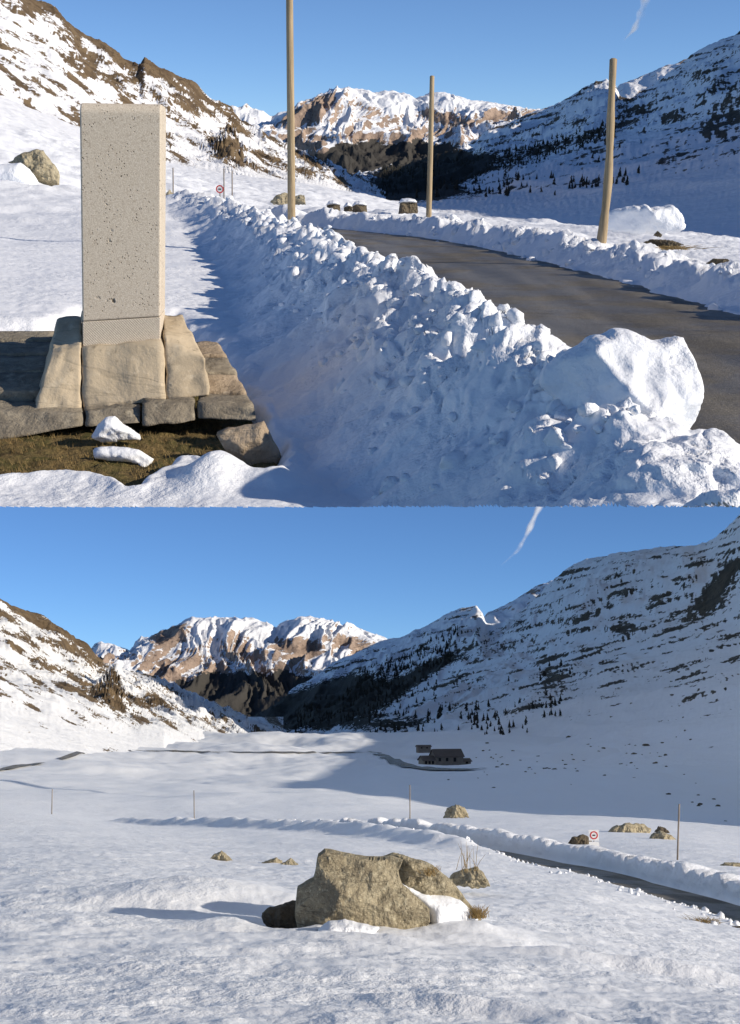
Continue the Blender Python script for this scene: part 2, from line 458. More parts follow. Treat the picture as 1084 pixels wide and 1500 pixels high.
def small_peak(f, sky, hor):
    cols = np.linspace(sky[0][0], sky[-1][0], 90)
    x0, x1 = cols[0], cols[-1]
    c = [[(x0, hor + 20, 8300), (x1, hor + 20, 8300)], [(x0, sky[0][1] + 30, 8700), (x1, sky[0][1] + 34, 8700)],
         [(a, b, 9300) for a, b in sky], [(x0, hor, 10000), (x1, hor, 10000)]]
    def relief(V, t, px, py): return 55 * ridged(V[..., 0] / 260, t * 0.8, 6.0, 4) * np.sin(np.clip(t / 2.4, 0, 1) * math.pi)
    def masks(V, t, px, py, steep, n): return 0.25 + 1.0 * (steep - .3) + 0.3 * fbm(px / 9, py / 5, 2.0, 3), -1.0
    loft('mountain_peak', f, cols, c, [8, 26, 30, 6], relief, masks, M['massif'])
small_peak('A', [(325, 170), (335, 159), (350, 161), (360, 157), (372, 158), (385, 162), (398, 170), (408, 164), (416, 163), (428, 164), (440, 172)], HORA)
small_peak('B', [(128, 960), (140, 944), (148, 938), (160, 940), (172, 945), (185, 949), (192, 955), (198, 941), (208, 935), (216, 932), (232, 940)], HORB)

def right_mountain(f, cols, foot, low, mid, rd, wood_items, rock_items, hor, rows, cover):
    back = [(a, hor + 30, c * (1.16 if a < 1100 else 1.4)) for a, b, c in rd]
    def relief(V, t, px, py):
        x, y = V[..., 0], V[..., 1]
        env = sm(0.25, 1.2, t) * (1 - 0.7 * sm(2.4, 3.0, t)) * (t < 3.3)
        sc = y / 1500.0
        s1 = ridged(x / 170 + 0.3 * noise(x / 300, y / 300, 2.0), y / 520, 4.1, 4)
        terr = np.abs(((V[..., 2] + 25 * noise(x / 260, y / 260, 1.0)) / 38.0) % 1 - 0.5)
        return env * (14 * s1 * np.clip(sc, .25, 2) + 9 * (terr - .25) * np.clip(sc, .2, 1.5)) + 1.8 * fbm(x / 22, y / 22, 3.0, 4) * np.clip(sc, .08, 1.5) * sm(0, .4, t)
    def masks(V, t, px, py, steep, n):
        x, y, z = V[..., 0], V[..., 1], V[..., 2]
        # dark ledges that follow the strata, broken up, steeper on the upper slope
        ang = math.radians(-14); qa = px * math.cos(ang) + py * math.sin(ang); qb = -px * math.sin(ang) + py * math.cos(ang)
        band = fbm(qa / 64, qb / 5.2, 2.0, 4, 0.6)
        spots = fbm(px / 11, py / 5.5, 7.0, 3)
        up = sm(0.7, 1.7, t)
        rock = -0.32 + up * (cover[0] + cover[1] * band) + cover[2] * spots * sm(.15, .8, t) + ell(px, py, rock_items)
        wood = -0.45 + ell(px, py, wood_items) + 0.25 * fbm(px / 14, py / 9, 5.0, 4)
        return rock, wood
    return loft('mountain', f, cols, [foot, low, mid, rd, back], rows, relief, masks, M['rightmtn'])

ca = np.concatenate([np.linspace(500, 1180, 430), np.linspace(1186, 2300, 100)])
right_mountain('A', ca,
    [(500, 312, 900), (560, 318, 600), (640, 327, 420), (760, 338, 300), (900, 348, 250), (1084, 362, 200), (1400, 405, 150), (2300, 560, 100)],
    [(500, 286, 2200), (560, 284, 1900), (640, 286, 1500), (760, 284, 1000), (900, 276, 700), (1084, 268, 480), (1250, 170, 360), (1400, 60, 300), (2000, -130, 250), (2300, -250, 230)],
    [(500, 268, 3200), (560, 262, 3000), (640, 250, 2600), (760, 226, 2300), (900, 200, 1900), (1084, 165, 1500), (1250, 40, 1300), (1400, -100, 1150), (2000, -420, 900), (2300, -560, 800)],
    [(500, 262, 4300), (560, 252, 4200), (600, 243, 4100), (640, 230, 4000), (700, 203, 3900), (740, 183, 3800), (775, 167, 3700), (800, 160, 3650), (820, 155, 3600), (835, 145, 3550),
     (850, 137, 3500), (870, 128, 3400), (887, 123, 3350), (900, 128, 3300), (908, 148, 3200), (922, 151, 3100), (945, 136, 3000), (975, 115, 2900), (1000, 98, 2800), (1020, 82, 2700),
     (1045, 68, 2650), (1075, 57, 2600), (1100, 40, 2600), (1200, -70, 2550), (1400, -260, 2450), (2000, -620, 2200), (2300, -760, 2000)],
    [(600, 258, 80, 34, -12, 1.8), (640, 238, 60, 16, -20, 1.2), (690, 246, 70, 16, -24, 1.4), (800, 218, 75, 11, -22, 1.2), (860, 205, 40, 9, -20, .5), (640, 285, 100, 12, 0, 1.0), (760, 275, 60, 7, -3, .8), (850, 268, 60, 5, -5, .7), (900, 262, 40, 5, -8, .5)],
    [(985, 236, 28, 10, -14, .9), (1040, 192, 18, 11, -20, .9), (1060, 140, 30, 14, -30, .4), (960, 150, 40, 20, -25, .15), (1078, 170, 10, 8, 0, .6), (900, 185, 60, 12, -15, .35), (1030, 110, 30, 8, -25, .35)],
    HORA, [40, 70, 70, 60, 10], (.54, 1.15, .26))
cb = np.concatenate([np.linspace(360, 1180, 470), np.linspace(1186, 2400, 110)])
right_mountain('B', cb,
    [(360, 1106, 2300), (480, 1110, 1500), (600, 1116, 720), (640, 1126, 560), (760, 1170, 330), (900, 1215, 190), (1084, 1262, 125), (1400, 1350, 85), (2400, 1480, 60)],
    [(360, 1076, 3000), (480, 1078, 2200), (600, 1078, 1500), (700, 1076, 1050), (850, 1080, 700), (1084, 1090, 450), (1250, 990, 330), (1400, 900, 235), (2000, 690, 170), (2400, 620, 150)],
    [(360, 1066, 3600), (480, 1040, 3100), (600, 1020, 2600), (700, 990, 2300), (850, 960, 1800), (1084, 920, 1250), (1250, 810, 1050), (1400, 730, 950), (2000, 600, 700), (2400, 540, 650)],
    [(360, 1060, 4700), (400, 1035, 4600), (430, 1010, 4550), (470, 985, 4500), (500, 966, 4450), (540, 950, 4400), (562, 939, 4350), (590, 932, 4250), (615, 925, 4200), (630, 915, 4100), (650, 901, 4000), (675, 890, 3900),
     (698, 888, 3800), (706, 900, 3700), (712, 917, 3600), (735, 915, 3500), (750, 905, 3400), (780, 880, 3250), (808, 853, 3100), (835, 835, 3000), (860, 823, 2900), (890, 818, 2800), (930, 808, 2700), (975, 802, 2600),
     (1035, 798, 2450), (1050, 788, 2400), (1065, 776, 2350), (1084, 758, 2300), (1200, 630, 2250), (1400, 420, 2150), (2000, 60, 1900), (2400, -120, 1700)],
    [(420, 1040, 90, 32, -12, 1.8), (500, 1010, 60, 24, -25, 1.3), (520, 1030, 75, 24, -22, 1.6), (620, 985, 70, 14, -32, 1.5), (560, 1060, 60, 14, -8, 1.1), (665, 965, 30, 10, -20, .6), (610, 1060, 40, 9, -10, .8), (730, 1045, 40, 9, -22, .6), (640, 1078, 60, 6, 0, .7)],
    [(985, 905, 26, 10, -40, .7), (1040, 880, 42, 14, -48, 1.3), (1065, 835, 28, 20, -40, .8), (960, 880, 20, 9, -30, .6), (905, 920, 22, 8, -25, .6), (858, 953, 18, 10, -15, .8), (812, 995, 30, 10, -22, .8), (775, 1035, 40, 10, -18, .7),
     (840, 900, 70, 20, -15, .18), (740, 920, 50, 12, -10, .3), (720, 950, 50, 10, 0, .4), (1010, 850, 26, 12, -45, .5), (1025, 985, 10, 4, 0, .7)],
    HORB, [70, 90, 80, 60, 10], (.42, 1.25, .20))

def lit_shoulder(f, sky, hor, foot_py):
    cols = np.linspace(sky[0][0], sky[-1][0], 80); x0, x1 = cols[0], cols[-1]
    c = [[(x0, foot_py, 4300), (x1, foot_py - 30, 4300)], [(a, b, 5000) for a, b in sky], [(x0, hor - 20, 5200), (x1, hor - 20, 5200)]]
    def relief(V, t, px, py): return 14 * ridged(V[..., 0] / 120, t * 1.5, 3.0, 4) * np.sin(np.clip(t / 1.2, 0, 1) * math.pi)
    def masks(V, t, px, py, steep, n): return 0.12 + 0.55 * fbm(px / 16, py / 8, 2.0, 4) + 0.4 * sm(0.75, .98, t) * (t < 1.05), -1.0
    loft('mountain_shoulder', f, cols, c, [50, 10], relief, masks, M['massif'])
lit_shoulder('A', [(880, 165), (896, 140), (908, 126), (930, 115), (960, 103), (985, 95), (1008, 86), (1030, 84)], HORA, 190)
lit_shoulder('B', [(690, 935), (704, 912), (715, 899), (740, 888), (770, 870), (790, 858), (810, 850), (830, 846)], HORB, 960)

def left_mountain(f, cols, foot, low, mid, rd, hor, ang, rock_items, wood_items, crest_px, rows):
    back = [(a, hor + 20, c * 1.15) for a, b, c in rd]
    rp = np.array(rd, float)
    def relief(V, t, px, py):
        x, y = V[..., 0], V[..., 1]
        sc = np.clip(y / 900, .15, 2.5); env = sm(0.3, 1.3, t) * (1 - 0.55 * sm(2.5, 3.0, t)) * (t < 3.3)
        r = ridged(x / 75 + y / 240, y / 160, 2.2, 4)
        cliff = ell(px, py, [(i[0], i[1], i[2], i[3], i[4], 1.0) for i in rock_items[:1]])
        return env * sc * (8 * r + 3.0 * fbm(x / 18, y / 18, 1.0, 4)) + cliff * 12 * (0.6 + ridged(x / 16, y / 16, 3.0, 3)) * sc
    def masks(V, t, px, py, steep, n):
        a = math.radians(ang); qa = px * math.cos(a) + py * math.sin(a); qb = -px * math.sin(a) + py * math.cos(a)
        st = fbm(qa / 55, qb / 11, 3.0, 5, 0.6)
        ry = np.interp(px, rp[:, 0], rp[:, 1])
        crest = np.exp(-np.clip(py - ry, 0, 200) / 13.0) * sm(crest_px[1], crest_px[0], px)
        rock = 0.27 + 1.05 * st + 0.75 * crest + ell(px, py, rock_items) + 0.6 * (steep - 0.2) - 0.5 * sm(1.0, 0.55, t)
        return rock, -0.5 + ell(px, py, wood_items) + 0.2 * fbm(px / 12, py / 6, 2.0, 3)
    return loft('mountain_slope', f, cols, [foot, low, mid, rd, back], rows, relief, masks, M['leftmtn'])
left_mountain('A', np.linspace(-150, 565, 420),
    [(-150, 185, 130), (0, 182, 150), (120, 228, 150), (240, 264, 170), (330, 270, 220), (400, 276, 350), (480, 288, 600), (565, 300, 900)],
    [(-150, 110, 350), (0, 142, 350), (120, 192, 400), (240, 232, 450), (330, 247, 550), (400, 256, 800), (480, 268, 1100), (565, 292, 1500)],
    [(-150, 20, 600), (0, 72, 600), (120, 132, 650), (240, 182, 750), (330, 216, 850), (400, 232, 1100), (480, 254, 1500), (565, 290, 1900)],
    [(-150, -110, 900), (0, -28, 900), (45, 2, 900), (80, 20, 930), (110, 45, 960), (150, 70, 1000), (190, 95, 1040), (204, 99, 1050), (212, 90, 1055), (222, 97, 1060), (235, 103, 1080), (270, 118, 1150), (300, 140, 1200), (330, 158, 1250),
     (345, 170, 1280), (357, 180, 1310), (366, 192, 1350), (380, 198, 1420), (400, 206, 1500), (425, 221, 1650), (470, 240, 1900), (510, 258, 2100), (545, 281, 2300), (565, 292, 2400)],
    HORA, 33, [(338, 228, 26, 17, 30, 1.0), (300, 190, 80, 10, 33, .35), (250, 130, 90, 8, 30, .35), (130, 105, 14, 14, 0, .7), (60, 150, 60, 14, 40, .35), (180, 130, 60, 14, 36, .35), (430, 243, 50, 8, 24, .5)],
    [(470, 256, 70, 5, 22, .65), (440, 236, 40, 5, 22, .6), (430, 262, 30, 5, 10, .5)], (340, 385), [30, 60, 70, 70, 8])
left_mountain('B', np.linspace(-150, 415, 330),
    [(-150, 1135, 280), (0, 1140, 300), (120, 1142, 350), (240, 1138, 420), (415, 1120, 850)],
    [(-150, 1000, 450), (0, 1017, 450), (120, 1044, 520), (240, 1054, 700), (300, 1061, 900), (415, 1083, 1500)],
    [(-150, 930, 700), (0, 957, 700), (120, 1003, 800), (240, 1028, 1100), (300, 1044, 1400), (415, 1082, 2000)],
    [(-150, 800, 1000), (0, 878, 1000), (30, 892, 1030), (60, 905, 1070), (90, 925, 1120), (110, 940, 1180), (130, 952, 1230), (140, 964, 1270), (152, 974, 1300), (170, 979, 1400), (210, 990, 1600), (250, 1006, 1800),
     (300, 1027, 2000), (350, 1051, 2250), (385, 1068, 2400), (415, 1082, 2500)],
    HORB, 33, [(162, 1018, 24, 15, 32, 1.0), (110, 1000, 60, 8, 33, .3), (90, 940, 70, 7, 33, .4), (40, 960, 60, 8, 36, .35), (20, 925, 40, 8, 36, .3), (250, 1035, 50, 7, 24, .45)],
    [(300, 1048, 60, 5, 22, .6), (270, 1030, 40, 5, 22, .6), (260, 1052, 30, 5, 10, .5)], (130, 165), [30, 60, 70, 70, 8])

# ------------------------------------------------------------------ sky behind the lower place, contrails
def sky_backdrop():
    R, naz, nz = 16000.0, 24, 8
    az = np.linspace(-0.55, 0.55, naz); zz = np.linspace(-900, 5200, nz)
    V = np.stack([np.stack([R * np.sin(az), R * np.cos(az), 0 * az + z], -1) for z in zz])
    m = bpy.data.materials.new('sky_light'); m.use_nodes = True; t = m.node_tree; t.nodes.clear()
    out = t.nodes.new('ShaderNodeOutputMaterial'); em = t.nodes.new('ShaderNodeEmission'); em.inputs[1].default_value = SKY_STRENGTH
    tcn = t.nodes.new('ShaderNodeTexCoord'); nm = t.nodes.new('ShaderNodeVectorMath'); nm.operation = 'NORMALIZE'
    t.links.new(tcn.outputs['Object'], nm.inputs[0])
    t.links.new(sky_nodes(t, nm.outputs[0], SUNB), em.inputs[0]); t.links.new(em.outputs[0], out.inputs[0])
    m.cycles.emission_sampling = 'NONE'
    struct(mesh_obj('sky', V.reshape(-1, 3), grid_faces(nz, naz), m, 'B'))
sky_backdrop()

# ------------------------------------------------------------------ ground of the upper place
def U(f, *pts): return [tuple(unp(a, b, c, f)) for a, b, c in pts]
ROAD_Z = -1.66
gA = Surf([(-1.6, 6, -1.62), (0, 6, -1.64), (1.7, 6, -1.66), (-2.6, 6, -1.6), (2.6, 6, -1.66), (-2.2, 8.5, -1.6), (0, 8.5, -1.64), (2.6, 8.5, -1.66), (-3.2, 11, -1.42), (0, 11, -1.64), (3.6, 11, -1.66),
           (0, 15, -1.65), (4.5, 15, -1.66), (-4.5, 15, -1.40), (5.8, 15, -1.56), (-7, 20, -1.25), (3.8, 21, -1.66), (-1, 22, -1.66), (8, 21, -1.6), (0, 30, -1.68), (2.5, 29, -1.68), (-2, 36, -1.70), (-6, 46, -1.72), (-10.5, 58, -1.72)]
          + U('A', (20, 330, 31), (50, 268, 46), (0, 205, 80), (0, 170, 120), (-60, 150, 120), (120, 240, 80), (120, 214, 130), (240, 300, 42), (240, 272, 75), (240, 252, 140), (330, 272, 110), (330, 262, 200),
              (400, 276, 130), (400, 268, 260), (480, 284, 140), (480, 275, 290), (530, 285, 200), (585, 314, 60), (600, 326, 120), (640, 330, 45), (640, 344, 90), (700, 333, 42), (700, 352, 90), (760, 335, 41), (760, 354, 90), (700, 345, 290),
              (830, 338, 40), (830, 356, 90), (900, 343, 37), (900, 358, 90), (900, 345, 290), (1000, 352, 34), (1000, 364, 110), (1084, 362, 32), (1084, 380, 110), (1200, 372, 32), (1200, 392, 110), (1084, 345, 290), (1200, 355, 290), (120, 190, 290), (-60, 120, 290), (240, 238, 290)))
XL = ([4, 5, 7.3, 9, 11, 15, 22, 26, 35, 42, 50, 60, 75, 100], [2.5, 2.3, 1.85, 1.45, 1.05, .28, -.65, -1.4, -3.1, -4.8, -6.9, -10, -16, -26])
XC = ([3, 4, 5, 6, 8.1, 10, 12.7, 19, 24, 34, 42, 50, 60, 75, 100], [1.3, 1.15, 1.0, .86, .62, .32, -.15, -.95, -1.9, -3.8, -5.6, -7.8, -10.8, -16.8, -27])
XR = ([5, 7, 10, 15, 20.5, 29, 35, 42, 50, 60, 75, 100], [5.9, 5.5, 5.1, 4.5, 3.85, 2.6, 1.2, -1.2, -4.2, -8.2, -14.5, -25])
def pl(c, y): return np.interp(y, c[0], c[1])
BARE = [(-80, 500), (62, 496), (120, 470), (262, 466), (300, 486), (335, 500), (378, 590), (412, 660), (392, 698), (352, 690), (318, 664), (290, 658), (250, 662), (222, 688), (200, 704), (160, 690), (100, 684), (40, 690), (-80, 694)]
def poly_sd(poly, x, y):
    """signed distance, positive inside"""
    P = np.array(poly); d = np.full(np.shape(x), 1e9); ins = np.zeros(np.shape(x), bool)
    for a, b in zip(P, np.roll(P, -1, 0)):
        e = b - a; t = np.clip(((x - a[0]) * e[0] + (y - a[1]) * e[1]) / (e @ e), 0, 1)
        d = np.minimum(d, np.hypot(x - a[0] - t * e[0], y - a[1] - t * e[1]))
        c = ((a[1] > y) != (b[1] > y)) & (x < (b[0] - a[0]) * (y - a[1]) / (b[1] - a[1] + 1e-12) + a[0]); ins ^= c
    return np.where(ins, d, -d)
def bare_world():
    r = []
    for px, py in BARE:
        u = unp(px, py, 1.0, 'A'); d = 1.62 / -u[2]; r.append((u[0] * d, d))
    return r
BAREW = bare_world()

def heightA(x, y):
    z = gA(x, y)
    far = sm(20, 60, y)
    z = z + 0.012 * fbm(x * 1.6, y * 1.6, 1.0, 4) * (1 + 3 * far) + 0.035 * fbm(x * .35, y * .35, 4.0, 3) * (1 + 8 * far)
    z = z + 0.006 * fbm(x * 9, y * 5, 2.0, 3)
    # ploughed banks on both sides of the road
    xl, xc, xr = pl(XL, y), pl(XC, y), pl(XR, y)
    wl = np.interp(y, [3, 5, 6, 7, 10, 15, 25, 45, 80], [.75, .85, .95, 1.08, 1.2, 1.25, 1.25, 1.5, 1.6])
    wob = 0.16 * noise(y * 0.9, y * 0 + 3.0, x * .3) + 0.10 * noise(x * 2.3, y * 2.3, 5.0)
    hl = np.interp(y, [2.5, 4, 5, 6, 7, 9, 15, 25, 45, 80], [.30, .36, .46, .60, .70, .72, .70, .64, .48, .42]) * (1 + 0.25 * noise(y * 1.3, 2.0, 1.0) + 0.18 * noise(y * 3.7, 4.0, 1.0))
    tl = (x + wob - (xc - wl)) / wl
    pl_ = np.where(tl < 1, (.55 * sm(0, 1, tl) + .45 * np.clip(tl, 0, 1)), 0) + np.where(tl >= 1, 1 - sm(0, 1, (x + wob * .5 - xc) / np.maximum(xl - xc, .15)) ** 1.3, 0)
    fade = 1 - sm(62, 74, y); hl = hl * fade
    hr = fade * np.interp(y, [5, 10, 15, 22, 30, 45, 80], [.24, .24, .25, .27, .32, .36, .32]) * (1 + 0.8 * noise(y * .7, 7.0, 3.0) + 0.5 * noise(y * 2.1, 9.0, 3.0))
    tr = (x + wob - xr)
    pr = np.where(tr < .55, sm(0, .55, tr), 1 - 0.85 * sm(.55, 2.3, tr))
    lump = lambda s, k: np.sqrt(np.clip(1.02 - (worley(x * s + k + .3 * noise(x * s, y * s, k), y * s + 2.7 * k) / .85) ** 2, 0, 1)) - .62
    lumps = 0.13 * lump(2.3, 1.3) + 0.11 * lump(4.6, 4.0) + 0.07 * lump(9.0, 2.0) + 0.03 * lump(19.0, 3.0) + 0.10 * fbm(x * 2.1, y * 2.1, 7.0, 4)
    z = z + hl * pl_ + hr * pr + lumps * (sm(3.0, 7.5, y) * .35 + .65) * (np.clip(pl_, 0, 1) ** .6 * np.clip(hl, .3, 1) * 1.5 * np.where(tl < .55, .55, 1) + np.clip(pr, 0, 1) ** .6 * .8)
    # the road lies open
    on = np.minimum(x - xl, xr - x) + 0.20 * noise(x * 2.5, y * 1.2, 3.0) + 0.09 * noise(x * 7, y * 6, 3.0)
    k = sm(-0.05, 0.12, on) * fade; z = z * (1 - k) + (gA(x, y) - 0.10) * k
    # thawed ground around the monument
    sdv = poly_sd(BAREW, x, y) + 0.07 * noise(x * 4, y * 4, 1.0) + 0.02 * noise(x * 11, y * 11, 6.0)
    sdv = sdv + .08 * noise(x * 1.7, y * 1.7, 3.0); wb = 1 + 1.6 * sm(8.9, 9.6, y); bare = sm(-0.10, 0.16, sdv / wb); z = z + 0.05 * np.exp(-(sdv / .16) ** 2) * (1 - bare) - 0.20 * bare
    # snow hump in front of the thawed patch
    hx, hy = unp(310, 690, 6.55, 'A')[:2]
    z = z + 0.15 * np.exp(-(((x - hx) / .20) ** 2 + ((y - hy) / .30) ** 2)) + 0.07 * np.exp(-(((x - hx - .38) / .16) ** 2 + ((y - hy + .1) / .25) ** 2))
    # drift behind the monument, left
    z = z + 0.34 * np.exp(-(((x + 2.7) / .85) ** 2 + ((y - 10.1) / .7) ** 2))
    return z, pl_, pr, tl, tr

def ground_A():
    nc, nr = 560, 760
    u = np.linspace(-.37, .38, nc)
    y0 = np.interp(u, [-.42, 0, .12, .22, .30, .42], [5.4, 4.7, 3.5, 2.9, 2.6, 2.4])
    s = np.linspace(0, 1, nr)[:, None]
    y = np.exp(np.log(y0)[None] + (np.log(300) - np.log(y0)[None]) * (0.62 * s + 0.38 * s ** 2.6))
    x = u[None] * y
    z, pl_, pr, tl, tr = heightA(x, y)
    bk = np.clip(pl_ * (tl < 1.6) + pr * (tr < 2.0), 0, 1)
    # lumps lean out a little so the banks are not a plain height map
    x = x + bk * (0.07 * noise(x * 4, y * 4, z * 4) + 0.025 * noise(x * 11, y * 11, z * 11))
    y = y + bk * (0.06 * noise(x * 5, y * 5, z * 5 + 9) + 0.03 * noise(x * 13, y * 13, z * 13 + 5)) * (s > 0)
    V = np.stack([x, y, z], -1)
    Fc = grid_faces(nr, nc); _, qy = proj(V, 'A'); inview = (qy.ravel()[Fc] < 743.5).all(1)
    fc = lambda a: (a[:-1, :-1] + a[1:, 1:])[..., ] / 2
    L = fc(((pl_ > .04).astype(float) * (y < 75))).ravel() > .5; Rm = fc((((pr > .04) & (tr < 2.1)).astype(float) * (y < 75))).ravel() > .5
    Rm &= ~L; G = ~(L | Rm) & inview; L = L & inview; Rm = Rm & inview; Vf = V.reshape(-1, 3)
    v, f_, _ = submesh(Vf, Fc, G, {}); struct(mesh_obj('snow_ground', v, f_, M['snow']))
    v, f_, _ = submesh(Vf, Fc, L, {}); o = mesh_obj('snow_bank', v, f_, M['bank'])
    tag(o, 'long lumpy ploughed snowbank between the stone monument and the asphalt road', 'snowbank')
    v, f_, _ = submesh(Vf, Fc, Rm, {}); o = mesh_obj('snow_bank', v, f_, M['bank'])
    tag(o, 'low crumbly snowbank on the far side of the wide asphalt road by the poles', 'snowbank')
ground_A()

def road_A():
    y = np.exp(np.linspace(math.log(6.3), math.log(72), 160)); t = np.linspace(-.12, 1.12, 40)
    x = pl(XL, y)[:, None] * (1 - t) + pl(XR, y)[:, None] * t; yy = y[:, None] + 0 * t
    x = np.minimum(x, .40 * yy); z = gA(x, yy) - 0.012 - 0.05 * (t - .5) ** 2
    tk = sum(np.exp(-((t - c_) / .05) ** 2) for c_ in (.18, .40, .62, .84)) + 0 * yy
    struct(mesh_obj('road', np.stack([x, yy, z], -1).reshape(-1, 3), grid_faces(160, 40), M['asphalt'], attrs={'track': tk}))
road_A()

def turf_A():
    xs = np.linspace(-2.9, -0.30, 150); ys = np.linspace(6.2, 10.4, 220)
    x, y = np.meshgrid(xs, ys); z = gA(x, y) - 0.085 + 0.03 * fbm(x * 2.5, y * 2.5, 2.0, 4) + 0.02 * fbm(x * 12, y * 12, 3.0, 3)
    sdv = poly_sd(BAREW, x, y); z = z - 0.25 * sm(.04, -.14, sdv)
    Fc = grid_faces(220, 150); _, qy = proj(np.stack([x, y, z], -1), 'A'); ok = ((sdv > -.22) & (qy < 735)).ravel()[Fc].all(1)
    v, Fc, _ = submesh(np.stack([x, y, z], -1).reshape(-1, 3), Fc, ok, {})
    struct(mesh_obj('turf', v, Fc, M['turf']))
    V, Fc = [], []
    r = random.Random(3)
    k = 0
    while k < 5200:
        px, py = r.uniform(-60, 410), r.uniform(595, 700)
        d = 1.70 / -unp(px, py, 1.0, 'A')[2]; p = unp(px, py, d, 'A')
        if poly_sd(BAREW, np.array([p[0]]), np.array([p[1]]))[0] < 0.02: continue
        if noise(p[0] * 3, p[1] * 3, 9.0) < -0.25: k += 1; continue
        zz = float(gA(p[0], p[1])) - 0.085 + float(.03 * fbm(p[0] * 2.5, p[1] * 2.5, 2.0, 4))
        a = r.uniform(0, 6.28); h = r.uniform(.012, .045); ln = r.uniform(.01, .05); w = .0025
        b = len(V); ca_, sa_ = math.cos(a), math.sin(a)
        V += [(p[0] - w * sa_, p[1] + w * ca_, zz - .01), (p[0] + w * sa_, p[1] - w * ca_, zz - .01), (p[0] + ln * ca_, p[1] + ln * sa_, zz + h)]
        Fc.append((b, b + 1, b + 2)); k += 1
    o = mesh_obj('dry_grass', V, Fc, M['grass'], smooth=False); struct(o, 'stuff')
    tag(o, 'short dry brown grass on the thawed ground before the monument', 'grass')
turf_A()

# ------------------------------------------------------------------ ground of the lower place
NEAR = [(1250, 1400, 19), (1084, 1350, 25), (960, 1310, 31), (830, 1273, 40), (700, 1246, 50), (560, 1224, 62), (450, 1215, 70), (330, 1211, 80), (200, 1208, 92)]
FARE = [(1250, 1358, 23), (1084, 1322, 29.5), (960, 1291, 36), (830, 1263, 46), (700, 1240, 56.5), (560, 1221, 69), (450, 1213, 77), (330, 1208.5, 88), (200, 1206, 100)]
gB = Surf(U('B', (-100, 1520, 6.6), (0, 1510, 6.9), (300, 1510, 6.9), (542, 1510, 6.9), (800, 1510, 6.9), (1084, 1510, 7.0), (1250, 1510, 7.3), (0, 1400, 9.8), (300, 1400, 9.9), (542, 1400, 10.0), (800, 1410, 10.6), (1084, 1430, 12), (1250, 1440, 13),
             (0, 1320, 14.5), (300, 1330, 14), (542, 1352, 12.8), (800, 1350, 16.5), (1084, 1385, 17.5), (0, 1250, 31), (150, 1250, 31), (330, 1272, 28), (450, 1265, 31), (560, 1268, 32), (700, 1298, 26), (850, 1310, 24), (960, 1340, 22), (100, 1205, 62), (0, 1185, 75), (-120, 1180, 75), (330, 1236, 50), (560, 1240, 48))
          + U('B', *NEAR) + U('B', *FARE) +
          U('B', (1084, 1252, 52), (1000, 1246, 52), (1000, 1225, 72), (920, 1228, 66), (850, 1206, 88), (760, 1203, 90), (660, 1196, 105), (560, 1198, 105), (1084, 1236, 70), (850, 1186, 170), (700, 1182, 180), (600, 1180, 180), (1084, 1205, 130), (500, 1174, 165), (400, 1178, 150),
            (300, 1172, 150), (100, 1165, 150), (0, 1158, 150), (-120, 1155, 150), (640, 1121, 420), (560, 1122, 430), (760, 1130, 350), (850, 1140, 300), (1084, 1170, 220), (400, 1118, 400), (200, 1116, 350), (0, 1105, 330), (-120, 1095, 330), (200, 1078, 700), (100, 1068, 650), (0, 1055, 520), (-120, 1040, 500),
            (400, 1074, 800), (300, 1071, 800), (500, 1076, 760), (560, 1083, 700), (620, 1098, 620), (450, 1140, 280), (250, 1138, 260), (50, 1130, 240)))
nwB, fwB = np.array(U('B', *NEAR)), np.array(U('B', *FARE))
def road_dist(x, y):
    """coordinate across the road of the lower place: 0 at its near edge, 1 at its far edge"""
    a = nwB[::-1]; b = fwB[::-1]
    return np.interp(y, nwB[:, 1], nwB[:, 0]), np.interp(y, fwB[:, 1], fwB[:, 0])

